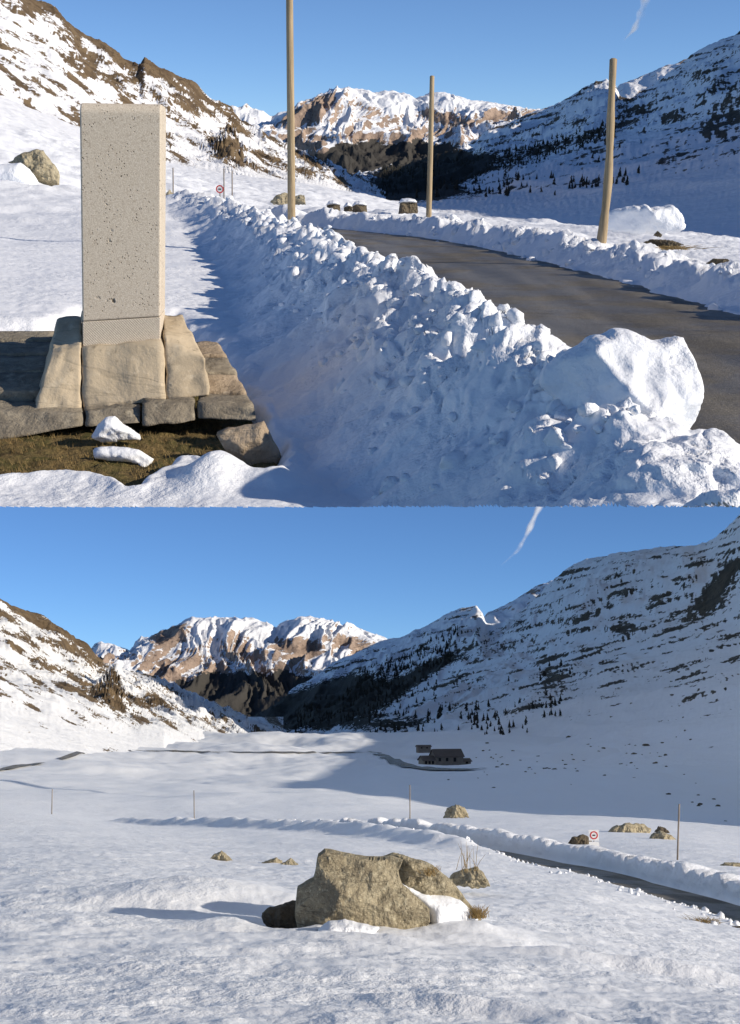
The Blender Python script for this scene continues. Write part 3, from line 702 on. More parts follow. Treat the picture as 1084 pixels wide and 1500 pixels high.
def heightB(x, y):
    z = gB(x, y)
    near = 1 - sm(20, 90, y); far = sm(60, 250, y)
    z = z + near * (0.030 * fbm(x * 1.3 + y * .9, y * 1.9 - x * .3, 1.0, 5, .6) + 0.010 * noise(x * 6 + y * 2, y * 7, 2.0)) + 0.05 * fbm(x * .3, y * .3, 3.0, 3) * sm(6, 12, y)
    z = z + far * (1.5 * fbm(x / 38, y / 70, 5.0, 4) + 2.4 * noise(x / 95, y / 130, 8.0)) * (1 + .7 * sm(250, 600, y))
    # wind-carved hollows in the foreground
    for px, py, d, l, wd, dep, an in ((970, 1420, 11.2, 1.2, .16, .22, -.30), (720, 1475, 7.9, .7, .13, .15, -.6), (430, 1395, 10.2, .8, .35, .06, .1)):
        c = unp(px, py, d, 'B'); dx, dy = x - c[0], y - c[1]
        a = dx * math.cos(an) + dy * math.sin(an); b = -dx * math.sin(an) + dy * math.cos(an)
        z = z - dep * np.exp(-(a / l) ** 2 - (b / wd) ** 2) + dep * .6 * np.exp(-(a / l) ** 2 - ((b + wd * 1.7) / wd) ** 2)
    # swell around the boulder: scoured on the left, drifted on the right
    c = unp(560, 1352, 12.8, 'B'); dx, dy = x - c[0], y - c[1]
    z = z + 0.06 * np.exp(-((dx + 1.45) / .4) ** 2 - ((dy + .1) / .4) ** 2) + 0.30 * np.exp(-((dx + 2.1) / 1.5) ** 2 - ((dy - 2.0) / 1.0) ** 2) - 0.05 * np.exp(-((dx + 2.1) / 1.2) ** 2 - ((dy - .5) / .5) ** 2) - 0.14 * np.exp(-((dx + .98) / .26) ** 2 - ((dy - .15) / .4) ** 2)
    z = z + 0.12 * np.exp(-((dx - .9) / .5) ** 2 - ((dy + .25) / .4) ** 2)
    # road trench
    xn, xf = road_dist(x, y)
    on = np.where((y > 20) & (y < 100), np.minimum(x - xn, xf - x) * 0 + np.minimum(x - xn, xf + .4 - x), -1)
    k = sm(-.3, .25, on); z = z - 0.14 * k
    z = z + 0.55 * np.exp(-((x - xn + .9) / 1.1) ** 2) * sm(43, 53, y) * (1 - sm(88, 100, y)) * (1 + .4 * noise(x * .9, y * .9, 2.0))
    return z
def ground_B():
    nc, nr = 520, 680
    u = np.linspace(-.42, .46, nc); s = np.linspace(0, 1, nr)[:, None]
    y = np.exp(math.log(6.2) + (math.log(790) - math.log(6.2)) * (0.72 * s + 0.28 * s ** 2)) + 0 * u
    x = u[None] * y; z = heightB(x, y)
    struct(mesh_obj('snow_ground', np.stack([x, y, z], -1).reshape(-1, 3), grid_faces(nr, nc), M['snowb'], 'B'))
ground_B()

def road_B():
    n = 120; y = np.linspace(0, 1, n)
    a = np.stack([np.interp(y, np.linspace(0, 1, len(nwB)), nwB[:, k]) for k in range(3)], -1); b = np.stack([np.interp(y, np.linspace(0, 1, len(fwB)), fwB[:, k]) for k in range(3)], -1)
    t = np.linspace(-.05, 1.05, 12)[None, :, None]; V = a[:, None] * (1 - t) + b[:, None] * t
    V[..., 2] = gB(V[..., 0], V[..., 1]) - 0.05
    struct(mesh_obj('road', V.reshape(-1, 3), grid_faces(n, 12), M['asphalt'], 'B'))
    # cut snow wall along the far edge
    tops = np.interp(np.interp(y, np.linspace(0, 1, len(FARE)), [p[0] for p in FARE]), [200, 330, 400, 560, 700, 830, 960, 1084, 1250], [1204, 1206, 1203, 1200, 1213, 1238, 1262, 1290, 1318])
    n = 700; y = np.linspace(0, 1, n)
    ii = np.linspace(0, 1, len(FARE))
    px = np.interp(y, ii, [p[0] for p in FARE]); d = np.interp(y, ii, [p[2] for p in FARE])
    tp = np.interp(px, [200, 330, 400, 560, 700, 830, 960, 1084, 1250], [1204, 1206, 1203, 1200, 1213, 1238, 1262, 1290, 1318])
    base = unp(px, np.interp(y, ii, [p[1] for p in FARE]), d, 'B'); top = unp(px, tp, d + .25, 'B')
    h = top[:, 2] - base[:, 2]; h = np.maximum(h * .95, .12)
    tan = np.gradient(base[:, :2], axis=0); tan /= np.linalg.norm(tan, axis=1)[:, None]
    nrm = np.stack([tan[:, 1], -tan[:, 0]], -1); nrm *= np.sign((nrm * np.array([1, .6])).sum(1))[:, None]    # away from the road
    prof = [(-.12, -.12), (0, 0), (.01, .25), (.02, .5), (.03, .75), (.05, .92), (.12, 1.0), (.32, 1.03), (.6, .93), (1.1, .76), (1.6, .6), (2.4, .3), (3.2, -.25)]
    arc = np.concatenate([[0], np.cumsum(np.linalg.norm(np.diff(base[:, :2], axis=0), axis=1))])
    V = np.zeros((len(prof), n, 3))
    for k, (o_, q) in enumerate(prof):
        off = o_ + (.06 * noise(arc * 1.1, q * 2.0, 3.0) + .04 * noise(arc * 4.0, q * 5.0, 1.0)) * sm(0, .2, q) * (1 if k < 9 else .3)
        V[k, :, :2] = base[:, :2] + nrm * off[:, None]
        topn = (.30 * noise(arc * .45, 2.0, 6.0) + .22 * noise(arc * 1.7, 2.0, 6.0) + .14 * noise(arc * 4.9, 2.0, 6.0) + .10 * noise(arc * 9, 5.0, 2.0))
        V[k, :, 2] = base[:, 2] + h * q + (topn * sm(.5, 1, q) if q > 0 else 0)
    o = mesh_obj('snow_bank', V.reshape(-1, 3), grid_faces(len(prof), n), M['bank'], 'B')
    tag(o, 'shaded cut snow wall along the road that curves behind the big boulder', 'snowbank')
road_B()

# ------------------------------------------------------------------ builders for the things
def hit(px, py, f, d0=4.5, d1=700.0):
    d = np.exp(np.linspace(math.log(d0), math.log(d1), 1500)); p = unp(px, py, d, f)
    z = heightA(p[:, 0], p[:, 1])[0] if f == 'A' else heightB(p[:, 0], p[:, 1])
    k = np.nonzero(p[:, 2] < z)[0]
    return float(d[k[0]]) if len(k) else d1

def inflate(name, f, outline, depth, T, mat, parent=None, facets=6, seed=1, rough=0.05, R=0.4, res=26, tb=0.8, jit=0.012, origin=None, flat=0.35, planes=(), smooth_it=0, flatshade=False):
    """a solid from a side outline: real thickness front and back, chiselled by random planes"""
    r = np.random.default_rng(seed)
    P = unp([p[0] for p in outline], [p[1] for p in outline], depth, f); c = P[:, [0, 2]]
    size = float(min(np.ptp(c[:, 0]), np.ptp(c[:, 1]))); big = float(max(np.ptp(c[:, 0]), np.ptp(c[:, 1])))
    st = big / res
    B = []
    for a, b in zip(c, np.roll(c, -1, 0)):
        n = max(1, int(np.linalg.norm(b - a) / st + .5)); B += [a + (b - a) * k / n for k in range(n)]
    B = np.array(B); B = B + np.stack([noise(B[:, 0] / size * 5, B[:, 1] / size * 5, seed * 1.7), noise(B[:, 0] / size * 5, B[:, 1] / size * 5, seed * 2.9 + 4)], -1) * jit * size * 2.0
    gx, gz = np.meshgrid(np.arange(c[:, 0].min(), c[:, 0].max(), st), np.arange(c[:, 1].min(), c[:, 1].max(), st))
    gx = gx + (np.arange(gx.shape[0])[:, None] % 2) * st * .5
    g = np.stack([gx.ravel(), gz.ravel()], -1) + r.normal(size=(gx.size, 2)) * st * .08
    g = g[poly_sd(B, g[:, 0], g[:, 1]) > st * .45]
    pts = [Vector((float(a), float(b))) for a, b in np.concatenate([B, g])]
    nb = len(B); res_ = delaunay_2d_cdt(pts, [(i, (i + 1) % nb) for i in range(nb)], [], 2, 1e-7)
    q = np.array([[v.x, v.y] for v in res_[0]]); tri = res_[2]
    d = np.maximum(poly_sd(B, q[:, 0], q[:, 1]), 0); onb = d < st * .05
    t = np.clip(d / (R * size), 0, 1); h = T * np.sqrt(1 - (1 - t) ** 2)
    ctr = c.mean(0); un = (q - ctr) / (big * .5)
    def side(sd_, k):
        rr = np.random.default_rng(seed * 31 + sd_); hh = h * k
        for i in range(facets):
            a = rr.uniform(0, 6.283); sl = rr.uniform(.25, 1.0) * T * k
            hh = np.minimum(hh, T * k * rr.uniform(flat + .2, 1.0) + (un @ np.array([math.cos(a), math.sin(a)])) * sl)
        if sd_ == 0:
            for a, off, sl in planes: hh = np.minimum(hh, T * (off + sl * (un @ np.array([math.cos(a), math.sin(a)]))))
        hh = np.maximum(hh, .12 * h * k)
        n = fbm(q[:, 0] / size * 3.1, q[:, 1] / size * 3.1, seed + sd_ * 5.0, 5, .55)
        rg = ridged(q[:, 0] / size * 2.2, q[:, 1] / size * 2.2, seed + sd_ * 3.0, 3)
        return hh + (~onb) * (n * rough * size + rg * rough * .5 * size) * np.clip(t * 2.5, 0, 1)
    n = len(q); hf, hb = side(0, 1.0), side(1, tb)
    front = np.stack([q[:, 0], depth - hf, q[:, 1]], -1); back = np.stack([q[:, 0], depth + hb, q[:, 1]], -1)
    bi = np.where(onb, np.arange(n), np.arange(n) + n)
    V = np.concatenate([front, back]); V[:n][onb, 1] = depth
    Fc = [tuple(x) for x in tri] + [tuple(int(bi[i]) for i in reversed(x)) for x in tri]
    # drop the unused back copies of the rim
    used = sorted({i for fa in Fc for i in fa}); mp = {o_: i for i, o_ in enumerate(used)}
    V = V[used]; Fc = [tuple(mp[i] for i in fa) for fa in Fc]
    if smooth_it:
        nb_ = [set() for _ in V]
        for fa in Fc:
            for a_, b_ in zip(fa, fa[1:] + fa[:1]): nb_[a_].add(b_); nb_[b_].add(a_)
        for _ in range(smooth_it): V = np.array([v * .5 + .5 * V[list(n_)].mean(0) for v, n_ in zip(V, nb_)])
    base = origin if origin is not None else (float(ctr[0]), float(depth), float(c[:, 1].min()))
    return mesh_obj(name, V, Fc, mat, f, parent, not flatshade, base if parent is None else None)

def stone8(name, corners, mat, parent, f='A', n=9, rough=0.012, rnd=1, seed=1):
    """corners: front BL BR TR TL, back BL BR TR TL (px, py, depth); a dressed stone with worn edges"""
    C = np.array([unp(*c, f) for c in corners]); bm = bmesh.new()
    key = {}; vs = []
    def vert(i, j, k):
        if (i, j, k) not in key:
            u, v, w_ = i / n, j / n, k / n
            p = sum(C[m] * ((u if m in (1, 2, 5, 6) else 1 - u) * (v if m in (2, 3, 6, 7) else 1 - v) * (w_ if m > 3 else 1 - w_)) for m in range(8))
            key[(i, j, k)] = bm.verts.new(p)
        return key[(i, j, k)]
    for a in range(n):
        for b in range(n):
            for q in (0, n):
                bm.faces.new([vert(a, b, q), vert(a + 1, b, q), vert(a + 1, b + 1, q), vert(a, b + 1, q)])
                bm.faces.new([vert(a, q, b), vert(a + 1, q, b), vert(a + 1, q, b + 1), vert(a, q, b + 1)])
                bm.faces.new([vert(q, a, b), vert(q, a + 1, b), vert(q, a + 1, b + 1), vert(q, a, b + 1)])
    for _ in range(rnd): bmesh.ops.smooth_vert(bm, verts=bm.verts, factor=.5, use_axis_x=True, use_axis_y=True, use_axis_z=True)
    bm.normal_update(); bmesh.ops.recalc_face_normals(bm, faces=bm.faces)
    bm.verts.ensure_lookup_table(); bm.verts.index_update()
    co = np.array([v.co[:] for v in bm.verts]); no = np.array([v.normal[:] for v in bm.verts])
    co = co + no * ((fbm(co[:, 0] * 7, co[:, 1] * 7, co[:, 2] * 7 + seed * 3.1, 3) * rough * 1.6)[:, None])
    fc = [[v.index for v in fa.verts] for fa in bm.faces]; bm.free()
    return mesh_obj(name, co, fc, mat, f, parent)

# ------------------------------------------------------------------ the monument
def monument():
    base = unp(178, 600, 8.4, 'A')
    t = thing('stone_monument', base, 'A', 'tall pale granite stele on a rough stone plinth beside the snowbank', 'monument')
    BL, BR, TL, TR = unp(121, 507, 8.58, 'A'), unp(234.5, 499, 8.63, 'A'), unp(116.5, 150, 8.63, 'A'), unp(236, 152, 8.68, 'A')
    nrm = np.array([-.087, .996, 0]); dep = .47
    def P(s_, tt, b): return (BL * (1 - s_) + BR * s_) * (1 - tt) + (TL * (1 - s_) + TR * s_) * tt + nrm * b
    H = np.linalg.norm(TL - BL); rr = .075
    prof = [(0, .105), (0, .3), (0, .5), (0, .7), (0, .85)] + [(rr * (1 - math.cos(a)), 1 - rr / H * (1 - math.sin(a))) for a in np.linspace(0, math.pi / 2, 9)]
    prof += [(dep - rr * (1 - math.cos(a)), 1 - rr / H * (1 - math.sin(a))) for a in np.linspace(math.pi / 2, 0, 9)] + [(dep, .5), (dep, .105)]
    def extr(name, prof, mat, parent, bw):
        n = len(prof); V = [P(0, q, b) for b, q in prof] + [P(1, q, b) for b, q in prof]
        Fc = [(i, i + n, (i + 1) % n + n, (i + 1) % n) for i in range(n)] + [tuple(range(n)), tuple(range(2 * n - 1, n - 1, -1))]
        o = mesh_obj(name, V, Fc, mat, 'A', parent, False)
        md = o.modifiers.new('worn_edge', 'BEVEL'); md.width = bw; md.segments = 3; md.limit_method = 'ANGLE'; md.angle_limit = math.radians(40)
        return o
    st = extr('stele', prof, M['granite'], t, .012)
    extr('tooled_band', [(.006, -.06), (.006, .1035), (dep - .006, .1035), (dep - .006, -.06)], M['tooled'], t, .006)
    S = lambda nm, c, m, sd, **k: stone8(nm, c, m, t, seed=sd, **k)
    pm, sm_ = M['plinth'], M['slab']
    S('plinth_stone', [(121, 600, 8.30), (243, 588, 8.32), (238.5, 497, 8.56), (120, 508, 8.54), (124, 590, 8.75), (240, 580, 8.75), (236, 492, 8.8), (122, 503, 8.8)], pm, 1, n=12)
    S('plinth_stone', [(48, 609, 8.24), (119, 603, 8.28), (119, 506, 8.54), (72, 524, 8.46), (62, 560, 9.1), (118, 560, 9.1), (119, 462, 9.1), (84, 466, 9.1)], pm, 2, n=12)
    S('plinth_stone', [(244, 588, 8.33), (308, 581, 8.36), (302, 526, 8.50), (241, 497, 8.58), (240, 550, 9.1), (290, 545, 9.1), (266, 460, 9.1), (238, 460, 9.1)], pm, 3, n=12)
    S('plinth_stone', [(120, 560, 9.0), (240, 560, 9.0), (238, 470, 9.0), (120, 470, 9.0), (120, 540, 9.5), (240, 540, 9.5), (238, 452, 9.5), (120, 452, 9.5)], pm, 4)
    # bed course under the plinth
    S('bed_stone', [(124, 626, 8.02), (206, 620, 8.04), (206, 598, 8.16), (124, 601, 8.10), (124, 610, 8.5), (206, 605, 8.5), (206, 582, 8.5), (124, 590, 8.5)], sm_, 5)
    S('bed_stone', [(208, 625, 8.02), (287, 617, 8.08), (287, 590, 8.20), (208, 590, 8.12), (211, 606, 8.5), (286, 600, 8.5), (284, 574, 8.5), (211, 580, 8.5)], sm_, 6)
    S('bed_stone', [(290, 613, 8.10), (376, 617, 8.06), (375, 600, 8.10), (291, 588, 8.20), (290, 600, 8.5), (366, 600, 8.5), (362, 578, 8.5), (290, 574, 8.5)], sm_, 7)
    S('bed_stone', [(-40, 652, 7.90), (122, 624, 8.02), (122, 604, 8.12), (-40, 604, 8.14), (-40, 620, 8.5), (122, 606, 8.5), (120, 590, 8.5), (-30, 586, 8.5)], sm_, 8)
    for k, (a, b, d0, d1, x0, x1) in enumerate(((573, 548, 8.52, 8.86, 296, 354), (545, 523, 8.88, 9.24, 292, 340), (520, 500, 9.26, 9.62, 286, 326))):
        S('step_slab', [(x0, a + 26, d0), (x1 + 10, a + 26, d0), (x1 + 8, a, d0), (x0, a, d0), (x0, b + 22, d1), (x1 - 6, b + 22, d1), (x1 - 8, b, d1), (x0, b, d1)], M['drystone'] if k != 1 else sm_, 9 + k, n=8, rough=.008)
    for k, (a, b, d0, d1) in enumerate(((572, 546, 8.52, 8.84), (543, 520, 8.86, 9.2), (517, 500, 9.22, 9.5), (498, 484, 9.52, 9.85))):
        S('step_slab', [(-60, a + 26, d0), (70 + 4 * k, a + 26, d0), (70 + 4 * k, a, d0), (-60, a, d0), (-56, b + 22, d1), (72 + 4 * k, b + 22, d1), (72 + 4 * k, b, d1), (-56, b, d1)], sm_, 13 + k, n=8, rough=.010)
monument()

o = inflate('loose_stone', 'A', [(314, 634), (335, 626), (362, 622), (386, 617), (399, 640), (414, 672), (396, 690), (377, 704), (352, 688), (332, 662)], 7.45, .16, M['drystone'], seed=4, R=.3, rough=.03)
tag(o, 'flat brown loose stone lying below the corner of the monument steps', 'stone')
o = inflate('snow_clump', 'A', [(133, 640), (143, 622), (155, 611), (168, 609), (180, 620), (204, 636), (207, 645), (180, 646), (150, 648)], 7.78, .10, M['snowchunk'], seed=5, facets=1, R=.5, rough=.05)
tag(o, 'rounded leftover snow clump on the brown grass, closer to the plinth', 'snow')
o = inflate('snow_clump', 'A', [(136, 656), (165, 653), (203, 658), (225, 672), (216, 690), (196, 700), (193, 690), (203, 680), (170, 676), (138, 673)], 7.36, .07, M['snowchunk'], seed=6, facets=1, R=.5, rough=.06)
tag(o, 'hook shaped leftover snow scrap on the brown grass, farther from the plinth', 'snow')

# ------------------------------------------------------------------ snow blocks of the upper place
o = inflate('snow_block', 'A', [(793, 562), (806, 541), (822, 522), (840, 507), (858, 494), (880, 489), (905, 483), (925, 482), (945, 491), (962, 503), (985, 497), (1003, 500), (1012, 520), (1015, 560), (1013, 590), (1002, 612), (985, 640), (975, 690),
    (960, 720), (925, 735), (890, 722), (862, 700), (848, 668), (836, 632), (815, 592)], 5.8, .62, M['snowchunk'], seed=11, facets=5, R=.42, rough=.085, res=64, jit=.024, flat=.5, smooth_it=1, planes=[(0, .66, .78), (3.3, .95, .5), (-1.2, .8, .35)])
tag(o, 'huge rounded block of snow perched on the snowbank at the road edge', 'snow block')
o = inflate('snow_block', 'A', [(886, 326), (892, 309), (912, 302), (932, 300), (944, 297), (951, 304), (972, 300), (986, 298), (999, 318), (1006, 334), (990, 342), (930, 346), (888, 340)], 27.0, .8, M['snowchunk'], seed=14, facets=3, R=.3, rough=.05, res=36, jit=.03, smooth_it=1, planes=[(0.2, .55, .6)])
tag(o, 'pale flat topped block of snow behind the knotty leaning pole', 'snow block')

def chunk_mesh(seed, sub=2):
    bm = bmesh.new(); bmesh.ops.create_icosphere(bm, subdivisions=sub, radius=1.0)
    r = np.random.default_rng(seed); co = np.array([v.co[:] for v in bm.verts])
    for _ in range(7):
        n = r.normal(size=3); n /= np.linalg.norm(n); lim = r.uniform(.38, .8)
        dd = co @ n; co = co - np.maximum(dd - lim, 0)[:, None] * n
    co = co * (1 + .45 * fbm(co[:, 0] * 1.5 + seed, co[:, 1] * 1.5, co[:, 2] * 1.5, 4))[:, None]
    fc = np.array([[v.index for v in fa.verts] for fa in bm.faces]); bm.free(); return co, fc
CH = [chunk_mesh(40 + i, 2) for i in range(6)]

def clods(f, spots, mat, label):
    V, Fc, nb = [], [], 0
    r = np.random.default_rng(5)
    for (x, y, z, s) in spots:
        co, fc = CH[r.integers(3)] if s > .05 else CH[3 + r.integers(3)]; a = r.uniform(0, 6.28); ca_, sa_ = math.cos(a), math.sin(a)
        c = co * s * r.uniform(.7, 1.2, 3); c = np.stack([c[:, 0] * ca_ - c[:, 1] * sa_, c[:, 0] * sa_ + c[:, 1] * ca_, c[:, 2] * .8], -1) + (x, y, z)
        V.append(c); Fc.append(fc + nb); nb += len(co)
    o = mesh_obj('snow_clods', np.concatenate(V), np.concatenate(Fc), mat, f); struct(o, 'stuff'); tag(o, label, 'snow')
def clod_spots_A():
    r = np.random.default_rng(8); sp = []
    for i in range(460):
        y = math.exp(r.uniform(math.log(5.0), math.log(18))); x = pl(XC, y) - r.random() ** 1.6 * 1.0 + .15; s = .014 + .075 * r.random() ** 2.5
        z = float(heightA(np.array([x]), np.array([y]))[0][0])
        if proj(np.array([x, y, z]), 'A')[1] < 732: sp.append((x, y, z - s * .1, s))
    for i in range(620):
        y = math.exp(r.uniform(math.log(5.2), math.log(40)))
        side = r.random()
        if side < .45: x = pl(XC, y) + r.normal() * .22; s = r.uniform(.018, .065)
        elif side < .62: x = pl(XL, y) + abs(r.normal()) * .12 - .1; s = r.uniform(.012, .035)
        elif side < .9: x = pl(XR, y) + .6 + r.normal() * .35; s = r.uniform(.02, .085)
        else: x = pl(XR, y) + 1.3 + r.normal() * .6; s = r.uniform(.02, .09)
        z = float(heightA(np.array([x]), np.array([y]))[0][0])
        if proj(np.array([x, y, z]), 'A')[1] > 735: continue
        sp.append((x, y, z + s * .05, s * (1 + y / 40)))
    return sp
clods('A', clod_spots_A(), M['snowchunk'], 'loose snow clods scattered along the ploughed banks beside the wide road')

# ------------------------------------------------------------------ timber poles
def pole(name, f, base, top, d, rb, rt, mat, label, cat, group, sink=.5, bend=0.0, knots=0, n=12):
    b, t = unp(*base, d, f), unp(*top, d, f); ax = (t - b); L = np.linalg.norm(ax); ax = ax / L
    pts, rad = [], []
    for k in range(15):
        q = k / 14; p = b - ax * sink + ax * (L + sink) * q
        p = p + np.array([bend * math.sin(q * math.pi) + (.010 * math.sin(q * 9 + d) if knots else .003 * math.sin(q * 5 + d)), 0, 0]); pts.append(p)
        rad.append((rb + (rt - rb) * q) * (1 + knots * .12 * math.sin(q * 23 + d)))
    pts.append(pts[-1] + ax * rt * .35); rad.append(rt * .55)
    V, Fc = tube(pts, rad, n); base3 = [float(v) for v in b]
    o = mesh_obj(name, V, Fc, mat, f, origin=base3); return tag(o, label, cat, group)
GP = 'timber snow poles along the wide road'
pole('timber_pole', 'A', (427, 323), (424, -40), 25.0, .080, .066, M['timber'], 'tallest straight timber pole, standing on the monument side of the road', 'pole', GP)
pole('timber_pole', 'A', (628, 325), (633, 112), 36.0, .085, .066, M['timber'], 'slim straight timber pole across the road, with no block of snow beside it', 'pole', GP)
pole('timber_pole', 'A', (880, 354), (898, 87), 23.0, .088, .060, M['timber'], 'knotty leaning timber pole across the road, beside the pale block of snow', 'pole', GP, bend=.05, knots=1)
GS = 'thin stakes marking the far road bend'
for k, (x, y0, y1, lb) in enumerate(((253.5, 280, 246, 'thin dark stake in the snow right behind the monument'), (328, 287, 247, 'thin stake beside the round prohibition sign, nearer to the sign'), (340, 288, 250, 'thin stake near the round prohibition sign, farther from the sign'))):
    pole('road_stake', 'A', (x, y0), (x, y1), 62, .034, .030, M['stake'], lb, 'stake', GS, n=6)

def round_sign(f, px, py, r_px, d, base_py, label, lower=False):
    c = unp(px, py, d, f); r = r_px / F * d; b = unp(px, base_py, d, f)
    t = thing('road_sign', b, f, label, 'sign')
    def disc(name, r0, r1, y, mat, parent, n=28, th=.012):
        V, Fc = [], []
        for yy in (y, y + th):
            for rr in (r0, r1):
                V += [(c[0] + rr * math.cos(2 * math.pi * k / n), c[1] + yy, c[2] + rr * math.sin(2 * math.pi * k / n)) for k in range(n)]
        for k in range(n):
            j = (k + 1) % n
            Fc += [(k, j, n + j, n + k), (2 * n + k, 3 * n + k, 3 * n + j, 2 * n + j), (n + k, n + j, 3 * n + j, 3 * n + k), (k, 2 * n + k, 2 * n + j, j)]
        return mesh_obj(name, V, Fc, mat, f, parent, False)
    def box(name, x0, x1, z0, z1, y0, y1, mat, parent):
        V = [(c[0] + x, c[1] + y, c[2] + z) for y in (y0, y1) for x, z in ((x0, z0), (x1, z0), (x1, z1), (x0, z1))]
        return mesh_obj(name, V, [(0, 1, 2, 3), (7, 6, 5, 4), (0, 4, 5, 1), (1, 5, 6, 2), (2, 6, 7, 3), (3, 7, 4, 0)], mat, f, parent, False)
    V, Fc = tube([(c[0], c[1] + .06, b[2] - .4), (c[0], c[1] + .06, c[2] + r)], [.035, .035], 8)
    mesh_obj('post', V, Fc, M['steel'], f, t)
    if lower:
        box('panel', -r * 1.3, r * 1.3, -r * 1.35, r * 1.35, .004, .02, M['signwhite'], t)
        lp = box('lower_panel', -r * 1.3, r * 1.3, -r * 2.9, -r * 1.6, .0, .02, M['signwhite'], t)
        for k in range(3):
            box('stripe', -r * 1.2 + k * r * .85, -r * .8 + k * r * .85, -r * 2.7, -r * 1.8, -.006, -.001, M['signred'], lp)
    disc('face', 0.0005, r * .74, -.004, M['signwhite'], t); disc('ring', r * .72, r, -.010, M['signred'], t)
    box('symbol', -r * .35, r * .35, -r * .16, r * .16, -.014, -.006, M['signblack'], t)
round_sign('A', 322, 277, 5.6, 60, 290, 'small round red rimmed prohibition sign at the far bend of the wide road')

# ------------------------------------------------------------------ rocks of the upper place
GR = 'rocks standing out of the snow around the wide road'
def rock(f, outline, d, T, label, seed, mat='boulder', group=None, **k):
    k = dict(dict(R=.36, rough=.11, jit=.035, facets=6, res=40, flatshade=True), **k)
    o = inflate('boulder', f, outline, d, T, M[mat], seed=seed, **k); return tag(o, label, 'rock', group)
rock('A', [(12, 238), (28, 226), (48, 219), (62, 219), (74, 233), (86, 252), (88, 270), (70, 276), (48, 266), (38, 250)], 46, .7, 'big lichened boulder on the open snow slope behind the monument', 21, group=GR)
o = inflate('snow_drift', 'A', [(-20, 244), (8, 240), (30, 238), (44, 248), (56, 266), (60, 278), (-20, 278)], 45.0, .7, M['snowchunk'], seed=22, facets=0, R=.6, rough=.02); tag(o, 'smooth snow drift leaning on the lichened boulder behind the monument', 'snow drift')
rock('A', [(241, 292), (244, 282), (249, 278), (255, 286), (257, 293)], 60, .35, 'small pointed brown rock at the thin stake behind the monument', 23, group=GR)
rock('A', [(396, 296), (404, 286), (416, 282), (428, 286), (430, 300), (400, 300)], 58, .5, 'pale brown rock behind the tallest pole, the longer of the pair', 24, group=GR)
rock('A', [(431, 300), (432, 288), (438, 285), (446, 286), (448, 300)], 58, .4, 'small brown rock behind the tallest pole, the shorter of the pair', 25, group=GR)
for k, (x0, x1, y0, y1) in enumerate(((478, 499, 297, 309), (503, 517, 300, 310), (516, 538, 298, 311), (584, 612, 294, 313))):
    lb = ('dark blocky rock with a snow cap beyond the road', 'smallest dark rock of the row beyond the road', 'long low dark rock of the row beyond the road', 'dark slanted boulder with a snow cap near the slim pole')[k]
    rock('A', [(x0, y1), (x0 + 1, y0 + 4), (x0 + 5, y0), (x1 - 6, y0), (x1 - 1, y0 + 3), (x1, y1)], 58 - k, .6, lb, 26 + k, 'boulder_dark', GR)
    o = inflate('snow_patch', 'A', [(x0 - 1, y0 + 4), (x0 + 4, y0 - 3), ((x0 + x1) / 2, y0 - 4), (x1 - 4, y0 - 2), (x1, y0 + 3), ((x0 + x1) / 2, y0 + 3)], 58.1 - k, .62, M['snowchunk'], seed=40 + k, facets=0, R=.7, rough=.02)
    tag(o, ('snow cap on the dark blocky rock beyond the road', 'snow cap on the smallest dark rock beyond the road', 'snow cap on the long low dark rock beyond the road', 'snow cap on the dark slanted boulder near the slim pole')[k], 'snow')
for k, (pts, d, lb) in enumerate((([(940, 356), (955, 350), (985, 352), (1002, 358), (985, 364), (950, 363)], 22, 'flat dark stone among brown grass beside the pale block of snow'), ([(957, 345), (963, 338), (970, 344), (968, 348)], 25, 'tiny brown stone at the foot of the pale block of snow'),
                                 ([(1034, 386), (1045, 379), (1066, 379), (1072, 387), (1050, 391)], 19.5, 'low flat dark stone on the snow beyond the right road bank'))):
    rock('A', pts, d, .12, lb, 60 + k, 'boulder_dark', GR)

# ------------------------------------------------------------------ things of the lower place
bd = unp(560, 1355, 12.6, 'B')
t = thing('boulder', bd, 'B', 'large lichened boulder with snow in its cleft, standing in the open snow', 'rock')
inflate('front_block', 'B', [(436, 1374), (432, 1340), (433, 1316), (437, 1298), (449, 1289), (460, 1284), (464, 1264), (466, 1249), (477, 1243), (500, 1247), (520, 1252), (545, 1253), (572, 1252), (590, 1258), (584, 1276), (590, 1296), (612, 1314), (630, 1333), (631, 1350), (614, 1368), (560, 1374), (520, 1370),
    (490, 1370), (462, 1378)], 12.55, .62, M['boulder'], t, seed=71, facets=7, R=.13, rough=.045, res=92, jit=.012, flat=.15, planes=[(1.45, .62, -.62), (2.9, .80, .5), (-.6, .72, -.5), (.4, .55, -.35), (-1.7, .6, -.3)], flatshade=True)
inflate('rear_slab', 'B', [(540, 1262), (560, 1253), (577, 1249), (600, 1254), (618, 1261), (634, 1267), (650, 1280), (662, 1290), (676, 1306), (690, 1325), (706, 1346), (690, 1362), (600, 1366), (545, 1350)], 12.85, .36, M['boulder'], t, seed=72, facets=8, R=.13, rough=.045, res=72, jit=.012, flatshade=True, planes=[(1.2, .6, -.5)])
o = inflate('snow_patch', 'B', [(462, 1362), (480, 1348), (505, 1345), (535, 1352), (560, 1358), (545, 1372), (470, 1374)], 12.0, .18, M['snowchunk'], seed=79, facets=0, R=.7, rough=.03, smooth_it=1); tag(o, 'low snow heap against the foot of the large boulder', 'snow')
o = inflate('snow_patch', 'B', [(570, 1288), (590, 1292), (620, 1305), (650, 1311), (674, 1318), (690, 1333), (700, 1348), (680, 1362), (630, 1364), (622, 1340), (603, 1312)], 12.75, .28, M['snowchunk'], seed=73, facets=1, R=.6, rough=.02, res=34)
tag(o, 'bright snow lying in the cleft of the large boulder', 'snow')
